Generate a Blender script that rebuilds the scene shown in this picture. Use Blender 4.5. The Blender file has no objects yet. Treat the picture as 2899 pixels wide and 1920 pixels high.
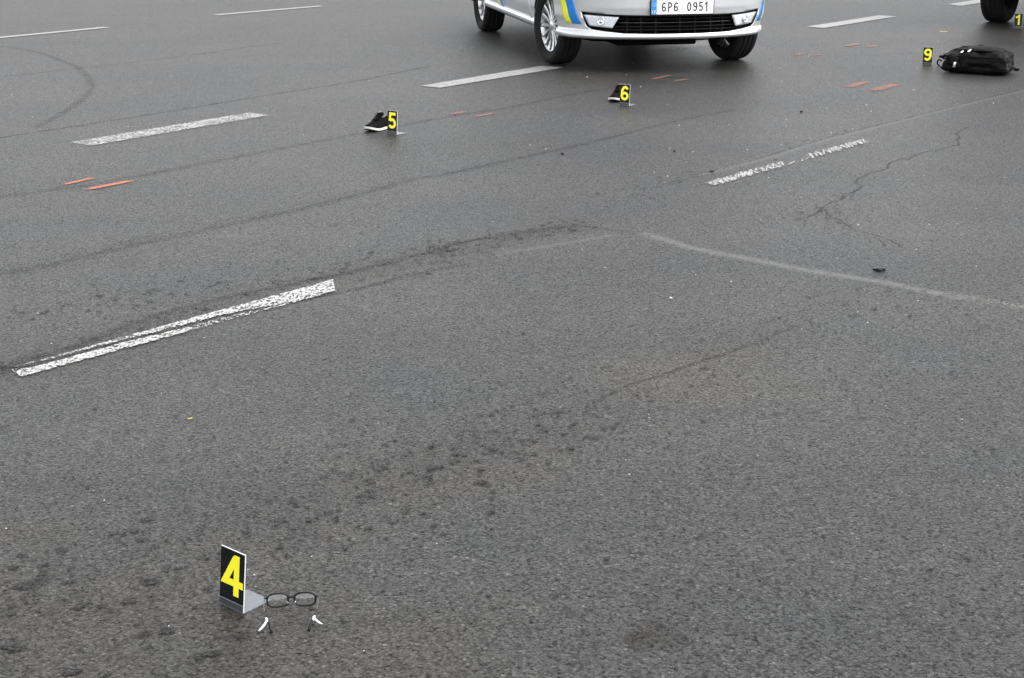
import bpy, bmesh, math, random
import numpy as np
from mathutils import Vector, Matrix, noise as mnoise
random.seed(7); RNG = np.random.default_rng(7)
R = math.radians
sc = bpy.context.scene
COL = sc.collection

# ------------------------------------------------------------------ camera
F_PX, PITCH, ROLL, CAM_H = 4610.9, 0.28972, 0.00463, 1.6974      # solved for a 2899 x 1920 frame
PW, PH = 2899.0, 1920.0
cam = bpy.data.cameras.new('camera')
cam_o = bpy.data.objects.new('camera', cam); COL.objects.link(cam_o)
cam.sensor_width = 36.0
cam.lens = F_PX / PW * 36.0
cam.clip_start = 0.05; cam.clip_end = 2000.0
cam_o.matrix_world = (Matrix.Translation((0, 0, CAM_H)) @ Matrix.Rotation(R(90) - PITCH, 4, 'X')
                      @ Matrix.Rotation(ROLL, 4, 'Z'))
sc.camera = cam_o

# ------------------------------------------------------------------ sky, sun, exposure (overcast day)
SUN_EL, SUN_AZ = R(58), R(112)          # azimuth from +Y towards +X
w = bpy.data.worlds.new('World'); sc.world = w; w.use_nodes = True
nt = w.node_tree; nt.nodes.clear()
sky = nt.nodes.new('ShaderNodeTexSky'); sky.sky_type = 'NISHITA'; sky.sun_disc = False
sky.sun_elevation = SUN_EL; sky.sun_rotation = SUN_AZ
sky.air_density = 1.0; sky.dust_density = 1.2; sky.ozone_density = 1.0
hs = nt.nodes.new('ShaderNodeHueSaturation'); hs.inputs['Saturation'].default_value = 0.09
bg = nt.nodes.new('ShaderNodeBackground'); bg.inputs['Strength'].default_value = 0.15
wo = nt.nodes.new('ShaderNodeOutputWorld')
nt.links.new(sky.outputs[0], hs.inputs['Color']); nt.links.new(hs.outputs[0], bg.inputs['Color'])
nt.links.new(bg.outputs[0], wo.inputs['Surface'])
sun = bpy.data.lights.new('sun', 'SUN'); sun.energy = 1.0; sun.angle = R(50); sun.color = (1.0, 0.97, 0.93)
sun_o = bpy.data.objects.new('sun', sun); COL.objects.link(sun_o)
sd = Vector((math.sin(SUN_AZ) * math.cos(SUN_EL), math.cos(SUN_AZ) * math.cos(SUN_EL), math.sin(SUN_EL)))
sun_o.rotation_euler = sd.to_track_quat('Z', 'Y').to_euler(); sun_o.location = sd * 30
vs = sc.view_settings
vs.view_transform = 'Standard'; vs.look = 'None'; vs.gamma = 1.0; vs.use_curve_mapping = False
vs.exposure = 1.5
sc.cycles.use_denoising = True

# ------------------------------------------------------------------ pixel -> ground helper (photo pixels 2899 x 1920)
def gp(x, y, z=0.0):
    x -= PW / 2; y -= PH / 2
    cr, sr = math.cos(ROLL), math.sin(ROLL)
    a = x * cr + y * sr; b = -x * sr + y * cr
    dx, dy, dz = a / F_PX, 1.0, -b / F_PX
    c, s = math.cos(PITCH), math.sin(PITCH)
    D = (dx, dy * c + dz * s, -dy * s + dz * c)
    t = (z - CAM_H) / D[2]
    return (D[0] * t, D[1] * t)
def crop(ox, oy, k): return lambda *pts: [gp(ox + p[0] * k, oy + p[1] * k) for p in pts]
dsp = crop(0, 0, 1.2243)
c1 = crop(0, 0, .4223); c3 = crop(1800, 200, .4641); c5k = crop(900, 500, .4223); c8 = crop(2300, 600, .253); c9 = crop(1100, 150, .4223); c10 = crop(2100, 60, .3374); c2k = crop(0, 700, .4645)

# ------------------------------------------------------------------ object helpers
def tag(o, label=None, cat=None, group=None, kind=None):
    if label: o['label'] = label
    if cat: o['category'] = cat
    if group: o['group'] = group
    if kind: o['kind'] = kind
    return o
def empty(name, loc=(0, 0, 0), rz=0.0, parent=None, rot=None):
    o = bpy.data.objects.new(name, None); COL.objects.link(o)
    o.location = loc; o.rotation_euler = rot if rot else (0, 0, rz); o.empty_display_size = .05
    o.parent = parent
    return o
def mesh_obj(name, verts, faces, mat, parent=None, smooth=False):
    me = bpy.data.meshes.new(name)
    me.from_pydata([tuple(v) for v in verts], [], faces)
    if isinstance(mat, (list, tuple)):
        for m in mat: me.materials.append(m)
    elif mat: me.materials.append(mat)
    if smooth: me.polygons.foreach_set('use_smooth', [True] * len(me.polygons))
    me.update()
    o = bpy.data.objects.new(name, me); COL.objects.link(o); o.parent = parent
    return o
def link_mesh(name, me, parent=None):
    o = bpy.data.objects.new(name, me); COL.objects.link(o); o.parent = parent
    return o
def bm_obj(name, bm, mat, parent=None, smooth=False):
    bmesh.ops.recalc_face_normals(bm, faces=bm.faces)
    me = bpy.data.meshes.new(name); bm.to_mesh(me); bm.free()
    if isinstance(mat, (list, tuple)):
        for m in mat: me.materials.append(m)
    elif mat: me.materials.append(mat)
    if smooth: me.polygons.foreach_set('use_smooth', [True] * len(me.polygons))
    o = bpy.data.objects.new(name, me); COL.objects.link(o); o.parent = parent
    return o
def box_bm(x0, x1, y0, y1, z0, z1, bev=0.0, seg=2, bm=None):
    own = bm is None
    b = bmesh.new()
    vs_ = [b.verts.new((x, y, z)) for x in (x0, x1) for y in (y0, y1) for z in (z0, z1)]
    for f in ((0, 1, 3, 2), (4, 6, 7, 5), (0, 4, 5, 1), (2, 3, 7, 6), (0, 2, 6, 4), (1, 5, 7, 3)):
        b.faces.new([vs_[i] for i in f])
    bmesh.ops.recalc_face_normals(b, faces=b.faces)
    if bev: bmesh.ops.bevel(b, geom=b.edges[:], offset=bev, segments=seg, affect='EDGES', profile=.5)
    return b
def tube(path, rad, n=8, closed=False, caps=True):
    """verts, faces of a tube along path; rad a number or list"""
    P = [Vector(p) for p in path]; m = len(P)
    rads = rad if isinstance(rad, (list, tuple)) else [rad] * m
    V, Fc = [], []
    up = None
    for i in range(m):
        a = P[(i - 1) % m] if (closed or i > 0) else P[i]
        b = P[(i + 1) % m] if (closed or i < m - 1) else P[i]
        t = (b - a).normalized()
        if up is None:
            up = Vector((0, 0, 1)) if abs(t.z) < .9 else Vector((1, 0, 0))
        s = t.cross(up).normalized(); u = s.cross(t).normalized(); up = u
        for k in range(n):
            an = 2 * math.pi * k / n
            V.append(P[i] + (s * math.cos(an) + u * math.sin(an)) * rads[i])
    for i in range(m if closed else m - 1):
        j = (i + 1) % m
        for k in range(n):
            l = (k + 1) % n
            Fc.append((i * n + k, i * n + l, j * n + l, j * n + k))
    if caps and not closed:
        Fc.append(tuple(range(n))[::-1]); Fc.append(tuple((m - 1) * n + k for k in range(n)))
    return V, Fc
def tube_obj(name, path, rad, mat, parent=None, n=8, closed=False):
    V, Fc = tube(path, rad, n, closed); return mesh_obj(name, V, Fc, mat, parent, True)
def lathe(prof, n=48, axis='Y'):
    """profile [(r, a)] revolved about axis"""
    V, Fc = [], []
    m = len(prof)
    for k in range(n):
        an = 2 * math.pi * k / n; c, s = math.cos(an), math.sin(an)
        for r, a in prof: V.append((r * c, a, r * s))
    for k in range(n):
        l = (k + 1) % n
        for i in range(m - 1): Fc.append((k * m + i, k * m + i + 1, l * m + i + 1, l * m + i))
    return V, Fc
def smooth_poly(pts, n=8):
    """Catmull-Rom through 2-D or 3-D points"""
    P = [np.array(p, float) for p in pts]; P = [2 * P[0] - P[1]] + P + [2 * P[-1] - P[-2]]
    out = []
    for i in range(1, len(P) - 2):
        for k in range(n):
            t = k / n; a, b, c, d = P[i - 1], P[i], P[i + 1], P[i + 2]
            out.append(.5 * ((2 * b) + (c - a) * t + (2 * a - 5 * b + 4 * c - d) * t * t + (3 * b - a - 3 * c + d) * t ** 3))
    out.append(P[-2]); return out

# ------------------------------------------------------------------ materials
def newmat(name):
    m = bpy.data.materials.new(name); m.use_nodes = True
    n = m.node_tree.nodes; b = n.get('Principled BSDF')
    return m, n, m.node_tree.links, b
def spec(b, v):
    k = 'Specular IOR Level' if 'Specular IOR Level' in b.inputs else 'Specular'
    b.inputs[k].default_value = v
def math_n(n, l, op, a, b=None, clamp=False):
    m = n.new('ShaderNodeMath'); m.operation = op; m.use_clamp = clamp
    for i, v in enumerate((a, b)):
        if v is None: continue
        if isinstance(v, (int, float)): m.inputs[i].default_value = v
        else: l.new(v, m.inputs[i])
    return m.outputs[0]
def ramp_n(n, l, src, stops):
    r = n.new('ShaderNodeValToRGB'); e = r.color_ramp.elements
    while len(e) < len(stops): e.new(.5)
    for i, (p, c) in enumerate(stops):
        e[i].position = p; e[i].color = (c, c, c, 1) if isinstance(c, (int, float)) else (*c, 1)
    l.new(src, r.inputs[0]); return r.outputs[0]
def maprange(n, l, src, a, b, c, d, smooth=False):
    m = n.new('ShaderNodeMapRange'); m.clamp = True
    if smooth: m.interpolation_type = 'SMOOTHSTEP'
    for i, v in enumerate((a, b, c, d)): m.inputs[i + 1].default_value = v
    l.new(src, m.inputs[0]); return m.outputs[0]
def noise_n(n, l, vec, scale, detail=3, rough=.55, dist=0):
    t = n.new('ShaderNodeTexNoise'); t.inputs['Scale'].default_value = scale
    t.inputs['Detail'].default_value = detail; t.inputs['Roughness'].default_value = rough
    t.inputs['Distortion'].default_value = dist
    l.new(vec, t.inputs['Vector']); return t.outputs['Fac']
def voro_n(n, l, vec, scale, feat='F1', out='Distance', rnd=1.0):
    t = n.new('ShaderNodeTexVoronoi'); t.feature = feat; t.inputs['Scale'].default_value = scale
    t.inputs['Randomness'].default_value = rnd
    l.new(vec, t.inputs['Vector']); return t.outputs[out]
def attr_n(n, name):
    a = n.new('ShaderNodeAttribute'); a.attribute_name = name; return a.outputs['Fac']
def mixc(n, l, fac, a, b, mode='MIX'):
    m = n.new('ShaderNodeMix'); m.data_type = 'RGBA'; m.blend_type = mode
    def put(sock, v):
        if isinstance(v, (int, float)) and sock.type == 'VALUE': sock.default_value = v
        elif isinstance(v, (tuple, list)): sock.default_value = (*v, 1)
        else: l.new(v, sock)
    put(m.inputs[0], fac); put(m.inputs[6], a); put(m.inputs[7], b)
    return m.outputs[2]

def plain(name, col, rough=.5, metal=0.0, sp=.5, var=0.0, vscale=40, bump=0.0, bscale=200, coat=0.0, dirt=None):
    m, n, l, b = newmat(name)
    b.inputs['Base Color'].default_value = (*col, 1); b.inputs['Roughness'].default_value = rough
    b.inputs['Metallic'].default_value = metal; spec(b, sp)
    if coat: b.inputs['Coat Weight'].default_value = coat; b.inputs['Coat Roughness'].default_value = .06
    tc = n.new('ShaderNodeTexCoord')
    if var:
        f = noise_n(n, l, tc.outputs['Object'], vscale, 4)
        f = maprange(n, l, f, .3, .7, 1 - var, 1 + var)
        c = n.new('ShaderNodeVectorMath'); c.operation = 'SCALE'; c.inputs[0].default_value = col
        l.new(f, c.inputs['Scale']); l.new(c.outputs[0], b.inputs['Base Color'])
        l.new(maprange(n, l, f, 1 - var, 1 + var, max(0, rough - .08), min(1, rough + .08)), b.inputs['Roughness'])
        if dirt:
            z = n.new('ShaderNodeSeparateXYZ'); l.new(tc.outputs['Object'], z.inputs[0])
            g = noise_n(n, l, tc.outputs['Object'], 9, 5)
            k = maprange(n, l, g, .38, .75, 0, dirt)
            l.new(mixc(n, l, k, c.outputs[0], (.16, .145, .125)), b.inputs['Base Color'])
    if bump:
        bp = n.new('ShaderNodeBump'); bp.inputs['Strength'].default_value = bump; bp.inputs['Distance'].default_value = .002
        l.new(noise_n(n, l, tc.outputs['Object'], bscale, 3), bp.inputs['Height']); l.new(bp.outputs[0], b.inputs['Normal'])
    return m

def asphalt(name, tint=(1, 1, 1), gain=1.0, alpha=False, lo=.40, hi=.60, attrs=False):
    """worn asphalt in world coordinates; sheets laid on the road carry the same stones"""
    m, n, l, b = newmat(name)
    g = n.new('ShaderNodeNewGeometry'); P = g.outputs['Position']
    # aggregate
    v1 = n.new('ShaderNodeTexVoronoi'); v1.inputs['Scale'].default_value = 128; l.new(P, v1.inputs['Vector'])
    sep = n.new('ShaderNodeSeparateColor'); l.new(v1.outputs['Color'], sep.inputs[0])
    v2 = n.new('ShaderNodeTexVoronoi'); v2.inputs['Scale'].default_value = 250; l.new(P, v2.inputs['Vector'])
    sep2 = n.new('ShaderNodeSeparateColor'); l.new(v2.outputs['Color'], sep2.inputs[0])
    stone = ramp_n(n, l, sep.outputs[0], [(0, .56), (.25, .85), (.6, 1.02), (.9, 1.24), (.985, 1.6), (1.0, 3.2)])
    fine = ramp_n(n, l, sep2.outputs[0], [(0, .74), (.5, 1.0), (1, 1.26)])
    gap = maprange(n, l, v1.outputs['Distance'], .45, .78, 1.0, .62, True)       # bitumen between stones
    pit_n = noise_n(n, l, P, 50, 3, .6)
    pit = maprange(n, l, pit_n, .59, .70, 1.0, .28, True)                         # lost stones, dark tar
    fleck = maprange(n, l, noise_n(n, l, P, 82, 2, .5), .53, .67, 1.0, .46, True)
    mid = maprange(n, l, noise_n(n, l, P, 14, 4, .6), .3, .7, .80, 1.20)
    big = maprange(n, l, noise_n(n, l, P, .55, 4, .55), .3, .7, .82, 1.18)
    # streaks along the lanes
    mp = n.new('ShaderNodeMapping'); mp.inputs['Rotation'].default_value = (0, 0, -LANE_ANG)
    mp.inputs['Scale'].default_value = (.12, 1.6, 1); l.new(P, mp.inputs['Vector'])
    lane = maprange(n, l, noise_n(n, l, mp.outputs[0], 1.0, 3, .5), .3, .7, .86, 1.14)
    val = stone
    for o in (fine, gap, pit, fleck, mid, big, lane): val = math_n(n, l, 'MULTIPLY', val, o)
    hue = noise_n(n, l, P, 1.1, 3, .5)
    base = mixc(n, l, maprange(n, l, hue, .35, .65, 0, 1), (.0306, .0311, .0316), (.0352, .0337, .0318))
    warm = mixc(n, l, math_n(n, l, 'MULTIPLY', sep.outputs[1], .5), (1.0, 1.0, 1.0), (1.07, 1.0, .92))
    base = mixc(n, l, 1.0, base, warm, 'MULTIPLY')
    if attrs:
        br = attr_n(n, 'brown'); dk = attr_n(n, 'dark'); lt = attr_n(n, 'light')
        brn = math_n(n, l, 'MULTIPLY', br, maprange(n, l, noise_n(n, l, P, 5, 5, .65), .3, .65, .35, 1.0))
        base = mixc(n, l, brn, base, mixc(n, l, 1.0, base, (1.0, .90, .76), 'MULTIPLY'))
        dkn = math_n(n, l, 'MULTIPLY', dk, maprange(n, l, noise_n(n, l, P, 9, 5, .7), .3, .62, .25, 1.0))
        val = math_n(n, l, 'MULTIPLY', val, maprange(n, l, dkn, 0, 1, 1.0, .30))
        val = math_n(n, l, 'MULTIPLY', val, maprange(n, l, lt, -1, 2, .45, 2.1))
    c = n.new('ShaderNodeVectorMath'); c.operation = 'SCALE'; l.new(base, c.inputs[0]); l.new(val, c.inputs['Scale'])
    if attrs:
        se = math_n(n, l, 'MULTIPLY', attr_n(n, 'seal'), maprange(n, l, noise_n(n, l, P, 34, 4, .65), .25, .55, .35, 1.0), True)
        mixo = mixc(n, l, se, c.outputs[0], (.135, .133, .128))
        class _C: pass
        c = _C(); c.outputs = [mixo]
    c2 = n.new('ShaderNodeVectorMath'); c2.operation = 'MULTIPLY'; c2.inputs[1].default_value = tuple(t * gain for t in tint)
    l.new(c.outputs[0], c2.inputs[0]); l.new(c2.outputs[0], b.inputs['Base Color'])
    l.new(maprange(n, l, sep2.outputs[1], 0, 1, .36, .66), b.inputs['Roughness']); 
    sf = math_n(n, l, 'MULTIPLY', math_n(n, l, 'MULTIPLY', pit, fleck), math_n(n, l, 'MULTIPLY', gap, math_n(n, l, 'MINIMUM', stone, 1.3)))
    l.new(math_n(n, l, 'MULTIPLY', sf, .40), b.inputs['Specular IOR Level'])
    h = math_n(n, l, 'MULTIPLY', math_n(n, l, 'SUBTRACT', 1.0, v1.outputs['Distance']), .5)
    h = math_n(n, l, 'ADD', h, math_n(n, l, 'MULTIPLY', sep.outputs[2], .35))
    h = math_n(n, l, 'ADD', h, math_n(n, l, 'MULTIPLY', math_n(n, l, 'SUBTRACT', 1.0, v2.outputs['Distance']), .2))
    h = math_n(n, l, 'ADD', h, math_n(n, l, 'MULTIPLY', math_n(n, l, 'MULTIPLY', pit, fleck), .9))
    bp = n.new('ShaderNodeBump'); bp.inputs['Strength'].default_value = .42; bp.inputs['Distance'].default_value = .0045
    l.new(h, bp.inputs['Height']); l.new(bp.outputs[0], b.inputs['Normal'])
    if alpha:
        a = attr_n(n, 'fade')
        nz = noise_n(n, l, P, 75, 4, .7); nz2 = noise_n(n, l, P, 8, 4, .65)
        s = math_n(n, l, 'ADD', math_n(n, l, 'MULTIPLY', nz, .55), math_n(n, l, 'MULTIPLY', nz2, .45))
        k = maprange(n, l, s, lo, hi, .12, 1.0)
        l.new(math_n(n, l, 'MULTIPLY', a, k, True), b.inputs['Alpha'])
    return m

LANE_ANG = 0.8907
ASPHALT = asphalt('worn_asphalt', attrs=True)
M_TAR = asphalt('dark_tar_seam', (.95, .9, .85), .34, True)
M_TAR_SOFT = asphalt('rubber_streak', (1, .98, .97), .66, True)
M_BROWN = asphalt('dirt_seam', (1.0, .88, .76), .58, True)
M_CRACK = asphalt('open_crack', (1, .97, .93), .10, True)
M_PIT = asphalt('tar_pit', (1, .95, .90), .24, True, lo=.25, hi=.45)
M_SEAL = asphalt('light_joint_filler', (1.0, .99, .96), 3.4, True)
M_SPOT = asphalt('oil_drip', (1.0, .93, .84), .16, True, .36, .58)
M_RUST = asphalt('rusty_stain', (1.12, .92, .70), .82, True)

def paint_mat(name, col, scale_uv=(1, 1), nscale=55, soft=.06, rough=.6):
    """road paint that survives where the noise beats the 'wear' attribute"""
    m, n, l, b = newmat(name)
    g = n.new('ShaderNodeNewGeometry'); P = g.outputs['Position']
    u, v = attr_n(n, 'u'), attr_n(n, 'v')
    cmb = n.new('ShaderNodeCombineXYZ')
    l.new(math_n(n, l, 'MULTIPLY', u, scale_uv[0]), cmb.inputs[0]); l.new(math_n(n, l, 'MULTIPLY', v, scale_uv[1]), cmb.inputs[1])
    nz = noise_n(n, l, cmb.outputs[0], nscale, 4, .62)
    grit = voro_n(n, l, P, 118); nz3 = noise_n(n, l, P, 9, 3)
    s = math_n(n, l, 'ADD', math_n(n, l, 'MULTIPLY', nz, .62), math_n(n, l, 'MULTIPLY', nz3, .22))
    s = math_n(n, l, 'ADD', s, math_n(n, l, 'MULTIPLY', math_n(n, l, 'SUBTRACT', .9, grit), .24))
    s = math_n(n, l, 'SUBTRACT', s, attr_n(n, 'wear'))
    l.new(maprange(n, l, s, -soft, soft, 0, 1, True), b.inputs['Alpha'])
    dirt = noise_n(n, l, P, 30, 5, .65)
    c = mixc(n, l, maprange(n, l, dirt, .35, .75, 0, .55), col, tuple(x * .55 for x in col))
    l.new(c, b.inputs['Base Color']); b.inputs['Roughness'].default_value = rough
    bp = n.new('ShaderNodeBump'); bp.inputs['Strength'].default_value = .5; bp.inputs['Distance'].default_value = .003
    l.new(math_n(n, l, 'SUBTRACT', 1.0, grit), bp.inputs['Height']); l.new(bp.outputs[0], b.inputs['Normal'])
    return m
M_WHITE = paint_mat('white_road_paint', (.44, .435, .43))
M_WHITE_FAR = paint_mat('greyed_road_paint', (.29, .287, .287), (1, 1), 55, .12)
M_WHITE_HATCH = paint_mat('scraped_road_paint', (.40, .395, .395), (1.0, .22), 105, .10)
M_ORANGE = paint_mat('orange_spray_paint', (.46, .13, .055), (1, 1), 60, .26)
M_ORANGE_FADED = paint_mat('faded_orange_spray_paint', (.24, .105, .07), (1, 1), 60, .34)
M_YELLOW_CHALK = paint_mat('yellow_chalk', (.62, .55, .12), (1, 1), 60, .16)

# ------------------------------------------------------------------ the road
def dist_poly(X, Y, pts):
    """distance to polyline"""
    d = np.full(X.shape, 1e9)
    for (ax, ay), (bx, by) in zip(pts[:-1], pts[1:]):
        vx, vy = bx - ax, by - ay; L = vx * vx + vy * vy + 1e-12
        t = np.clip(((X - ax) * vx + (Y - ay) * vy) / L, 0, 1)
        d = np.minimum(d, np.hypot(X - ax - t * vx, Y - ay - t * vy))
    return d
xs = np.concatenate([[-400, -120, -40, -16], np.arange(-8.5, 9.0, .024), [16, 40, 120, 400]])
ys_ = [2.6]
while ys_[-1] < 23: ys_.append(ys_[-1] + .012 + .0013 * (ys_[-1] - 2.6))
ys = np.concatenate([[-400, -100, -30, -8, -2, 1.0], ys_, [30, 45, 80, 160, 500]])
GX, GY = np.meshgrid(xs, ys); nx, ny = len(xs), len(ys)
co = np.stack([GX, GY, np.zeros_like(GX)], -1).reshape(-1, 3)
idx = np.arange(nx * ny).reshape(ny, nx)
quads = np.stack([idx[:-1, :-1], idx[:-1, 1:], idx[1:, 1:], idx[1:, :-1]], -1).reshape(-1, 4)
me = bpy.data.meshes.new('road')
me.vertices.add(len(co)); me.vertices.foreach_set('co', co.astype(np.float32).ravel())
me.loops.add(quads.size); me.loops.foreach_set('vertex_index', quads.astype(np.int32).ravel())
me.polygons.add(len(quads)); me.polygons.foreach_set('loop_start', np.arange(0, quads.size, 4, dtype=np.int32))
me.polygons.foreach_set('loop_total', np.full(len(quads), 4, np.int32))
me.update(); me.materials.append(ASPHALT)
# stains and broad wear fields, plus a frame-edge vignette painted into the tone
X, Y = co[:, 0], co[:, 1]
seal = np.zeros(len(co)); brown = np.zeros(len(co)); dark = np.zeros(len(co)); light = np.zeros(len(co))
def band(arr, pts, half, amp):
    p = np.array(pts); m = (X > p[:, 0].min() - 3 * half) & (X < p[:, 0].max() + 3 * half) & (Y > p[:, 1].min() - 3 * half) & (Y < p[:, 1].max() + 3 * half)
    d = dist_poly(X[m], Y[m], pts); arr[m] = np.maximum(arr[m], amp * np.exp(-(d / half) ** 2))
band(brown, dsp((-100, 1440), (200, 1370), (520, 1260), (850, 1120), (1150, 1040), (1450, 910), (1750, 800)), .30, .65)
band(brown, dsp((-100, 1250), (300, 1500), (700, 1600)), .42, .7)
band(brown, dsp((-50, 880), (300, 770), (780, 640), (1340, 525)), .16, .9)
band(brown, dsp((1250, 870), (1600, 800), (1950, 690)), .22, .45)
band(brown, dsp((-100, 40), (600, 60)), 2.2, .8)
band(dark, dsp((-40, 875), (260, 775), (560, 690), (780, 640), (1000, 590), (1340, 522)), .080, .85)
band(dark, dsp((900, 1110), (1060, 1050), (1230, 1010)), .13, .38)
band(dark, dsp((560, 1180), (760, 1130)), .10, .25)
band(dark, dsp((-40, 637), (265, 571), (735, 469), (1036, 402), (1209, 364)), .085, .26)
band(light, dsp((0, 950), (350, 1080), (700, 980)), .55, -.16)
band(light, dsp((700, 1560), (1200, 1560), (1700, 1540)), .22, -.12)  # vignette: darker tone painted along the bottom of the frame
band(light, dsp((300, 160), (1000, 100)), 1.0, -.08)
band(dark, dsp((1600, 800), (1800, 740), (1950, 700)), .12, .22)
band(light, dsp((1500, 900), (1900, 640), (2300, 520), (2500, 470)), .75, .16)
band(light, dsp((560, 262), (760, 225), (900, 205)), .16, .22)
band(light, dsp((-30, 420), (160, 350)), .14, .2)
band(light, dsp((800, 60), (1100, 260), (900, 330)), 1.2, -.10)
band(light, dsp((1000, 1200), (1300, 800)), .8, .06)
band(light, dsp((-50, 1560), (500, 1590), (900, 1600)), .28, -.20)  # vignette falloff painted into the asphalt at the lower left of the frame
band(light, dsp((-60, 1000), (40, 1300), (-60, 1560)), .30, -.16)  # same painted vignette, up the left frame edge
band(seal, c3((60, 1000), (180, 1030), (300, 1072), (480, 1108), (700, 1150), (1000, 1210), (1250, 1250)) + c8((820, 790), (1100, 850), (1300, 895), (1550, 935), (1900, 985), (2200, 1045), (2500, 1090)), .030, .60)
band(seal, c3((400, 640), (700, 562), (850, 520), (1100, 440), (1500, 338), (1700, 285), (2000, 210), (2400, 115)), .022, .34)
band(seal, c5k((1250, 510), (1450, 480), (1640, 450), (1960, 395)), .024, .30)
band(seal, c8((1380, 905), (1550, 935), (1900, 985), (2200, 1045), (2500, 1090)), .026, 1.0)
for nm, arr in (('seal', seal), ('brown', brown), ('dark', dark), ('light', light)):
    a = me.attributes.new(nm, 'FLOAT', 'POINT'); a.data.foreach_set('value', arr.astype(np.float32))
road = link_mesh('road', me); tag(road, 'worn grey asphalt road surface with seams, cracks and stains', None, None, 'structure')

LAYER = [0.0006]
def ribbon(name, pts, half, mat, jag=.25, label=None, step=.02, smooth=True, feather=.5, wob=0.0, ends=.06):
    """flat strip of seam, crack or dirt lying on the road, fading out at its edges"""
    if smooth and len(pts) > 2: pts = smooth_poly(pts, 10)
    P = np.array(pts, float); seg = np.hypot(*np.diff(P, axis=0).T); s = np.concatenate([[0], np.cumsum(seg)])
    n = max(4, int(s[-1] / step)); t = np.linspace(0, s[-1], n)
    cx, cy = np.interp(t, s, P[:, 0]), np.interp(t, s, P[:, 1])
    dx, dy = np.gradient(cx), np.gradient(cy); L = np.hypot(dx, dy) + 1e-9; nx_, ny_ = -dy / L, dx / L
    V, fade, Fc = [], [], []
    LAYER[0] += .00004
    off = random.uniform(0, 99)
    for i in range(n):
        j = mnoise.noise(Vector((t[i] * 14 + off, 0, 0))) ; j2 = mnoise.noise(Vector((t[i] * 14 + off, 7, 0)))
        wv = wob * mnoise.noise(Vector((t[i] * 6 + off, 3, 0))) + .5 * wob * mnoise.noise(Vector((t[i] * 38 + off, 5, 0)))
        hm = half(t[i] / s[-1]) if callable(half) else half
        e = min(1, t[i] / ends, (s[-1] - t[i]) / ends)
        along = .5 + .5 * mnoise.noise(Vector((t[i] * 3 + off, 11, 0)))
        for k, q in enumerate((-1, -.6, -.25, .25, .6, 1)):
            hw = hm * (1 + jag * (j if q < 0 else j2) * 1.6)
            V.append((cx[i] + nx_[i] * (q * hw + wv), cy[i] + ny_[i] * (q * hw + wv), LAYER[0]))
            edge = {1: 0, .6: .42, .25: 1.0}[abs(q)]
            fade.append(edge * min(1, feather * (.62 + .75 * along)) * max(0, e))
    for i in range(n - 1):
        for k in range(5): Fc.append((i * 6 + k, i * 6 + k + 1, i * 6 + k + 7, i * 6 + k + 6)[::-1])
    o = mesh_obj(name, V, Fc, mat, road)
    a = o.data.attributes.new('fade', 'FLOAT', 'POINT'); a.data.foreach_set('value', np.array(fade, np.float32))
    if label: tag(o, label)
    return o
# long seams between paving lanes
ribbon('paving_seam', c1((-60, 522), (250, 490), (490, 462), (930, 415), (1400, 355), (1600, 325), (1900, 288)), .022, M_TAR, .4, feather=.6)
ribbon('paving_seam', c1((-60, 935), (200, 893), (422, 860), (1000, 770), (1850, 630), (2368, 548), (2900, 440)), .026, M_TAR, .3, feather=.58)
ribbon('paving_seam', c1((-60, 1328), (400, 1270), (880, 1190), (1400, 1090), (2368, 905)) + c9((400, 430), (760, 375), (1150, 295), (1420, 245)), lambda t: .065 - .03 * t, M_TAR_SOFT, .4, feather=.36, wob=.006)
ribbon('paving_seam', dsp((-40, 643), (152, 604), (265, 577), (735, 474), (959, 415), (1036, 402), (1209, 364), (1381, 326), (1554, 282), (1700, 254)), lambda t: .065 - .03 * t, M_TAR_SOFT, .5, feather=.36, wob=.004)
ribbon('paving_seam', dsp((-40, 628), (152, 590), (265, 564), (735, 463), (959, 406)), .012, M_TAR, .9, feather=.26, wob=.005)
# curved tyre mark
ribbon('tyre_mark', c1((-80, 300), (120, 325), (250, 350), (420, 410), (520, 455), (600, 530), (608, 600), (560, 660), (450, 740), (230, 865)), .05, M_TAR_SOFT, .1, feather=.38, label='faint curved rubber tyre mark on the asphalt')
# dirty seam with crumbling edges beside the double-striped dash
ribbon('dirt_seam', c2k((-80, 790), (120, 700), (500, 590), (900, 430), (1400, 300), (2000, 180)) + c5k((640, 535), (900, 455), (1300, 385), (1760, 325)), .035, M_BROWN, .4, feather=.62)
ribbon('dirt_seam', c2k((-80, 800), (300, 690), (1000, 520), (1400, 430), (1900, 310)) + c5k((300, 745), (700, 645), (1050, 575)), .030, M_BROWN, .4, feather=.52)
ribbon('crumbling_edge', c5k((340, 580), (640, 530), (830, 495), (960, 440), (1340, 395), (1500, 370), (1750, 325)), .014, M_CRACK, .9, feather=.42, wob=.01)
ribbon('crumbling_edge', c5k((860, 545), (1050, 505), (1200, 475), (1340, 450)), .012, M_CRACK, .9, feather=.36, wob=.012)
ribbon('crumbling_edge', c5k((-100, 820), (60, 800), (300, 745)), .012, M_CRACK, .9, feather=.34)
ribbon('crumbling_edge', c2k((1240, 265), (1330, 225), (1500, 200), (1800, 205), (2060, 170)), .012, M_TAR, .9, feather=.45, wob=.012)
ribbon('crumbling_edge', c5k((1530, 265), (1640, 300), (1760, 328), (1900, 345), (2090, 372)), .014, M_TAR, .6, feather=.5)
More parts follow.
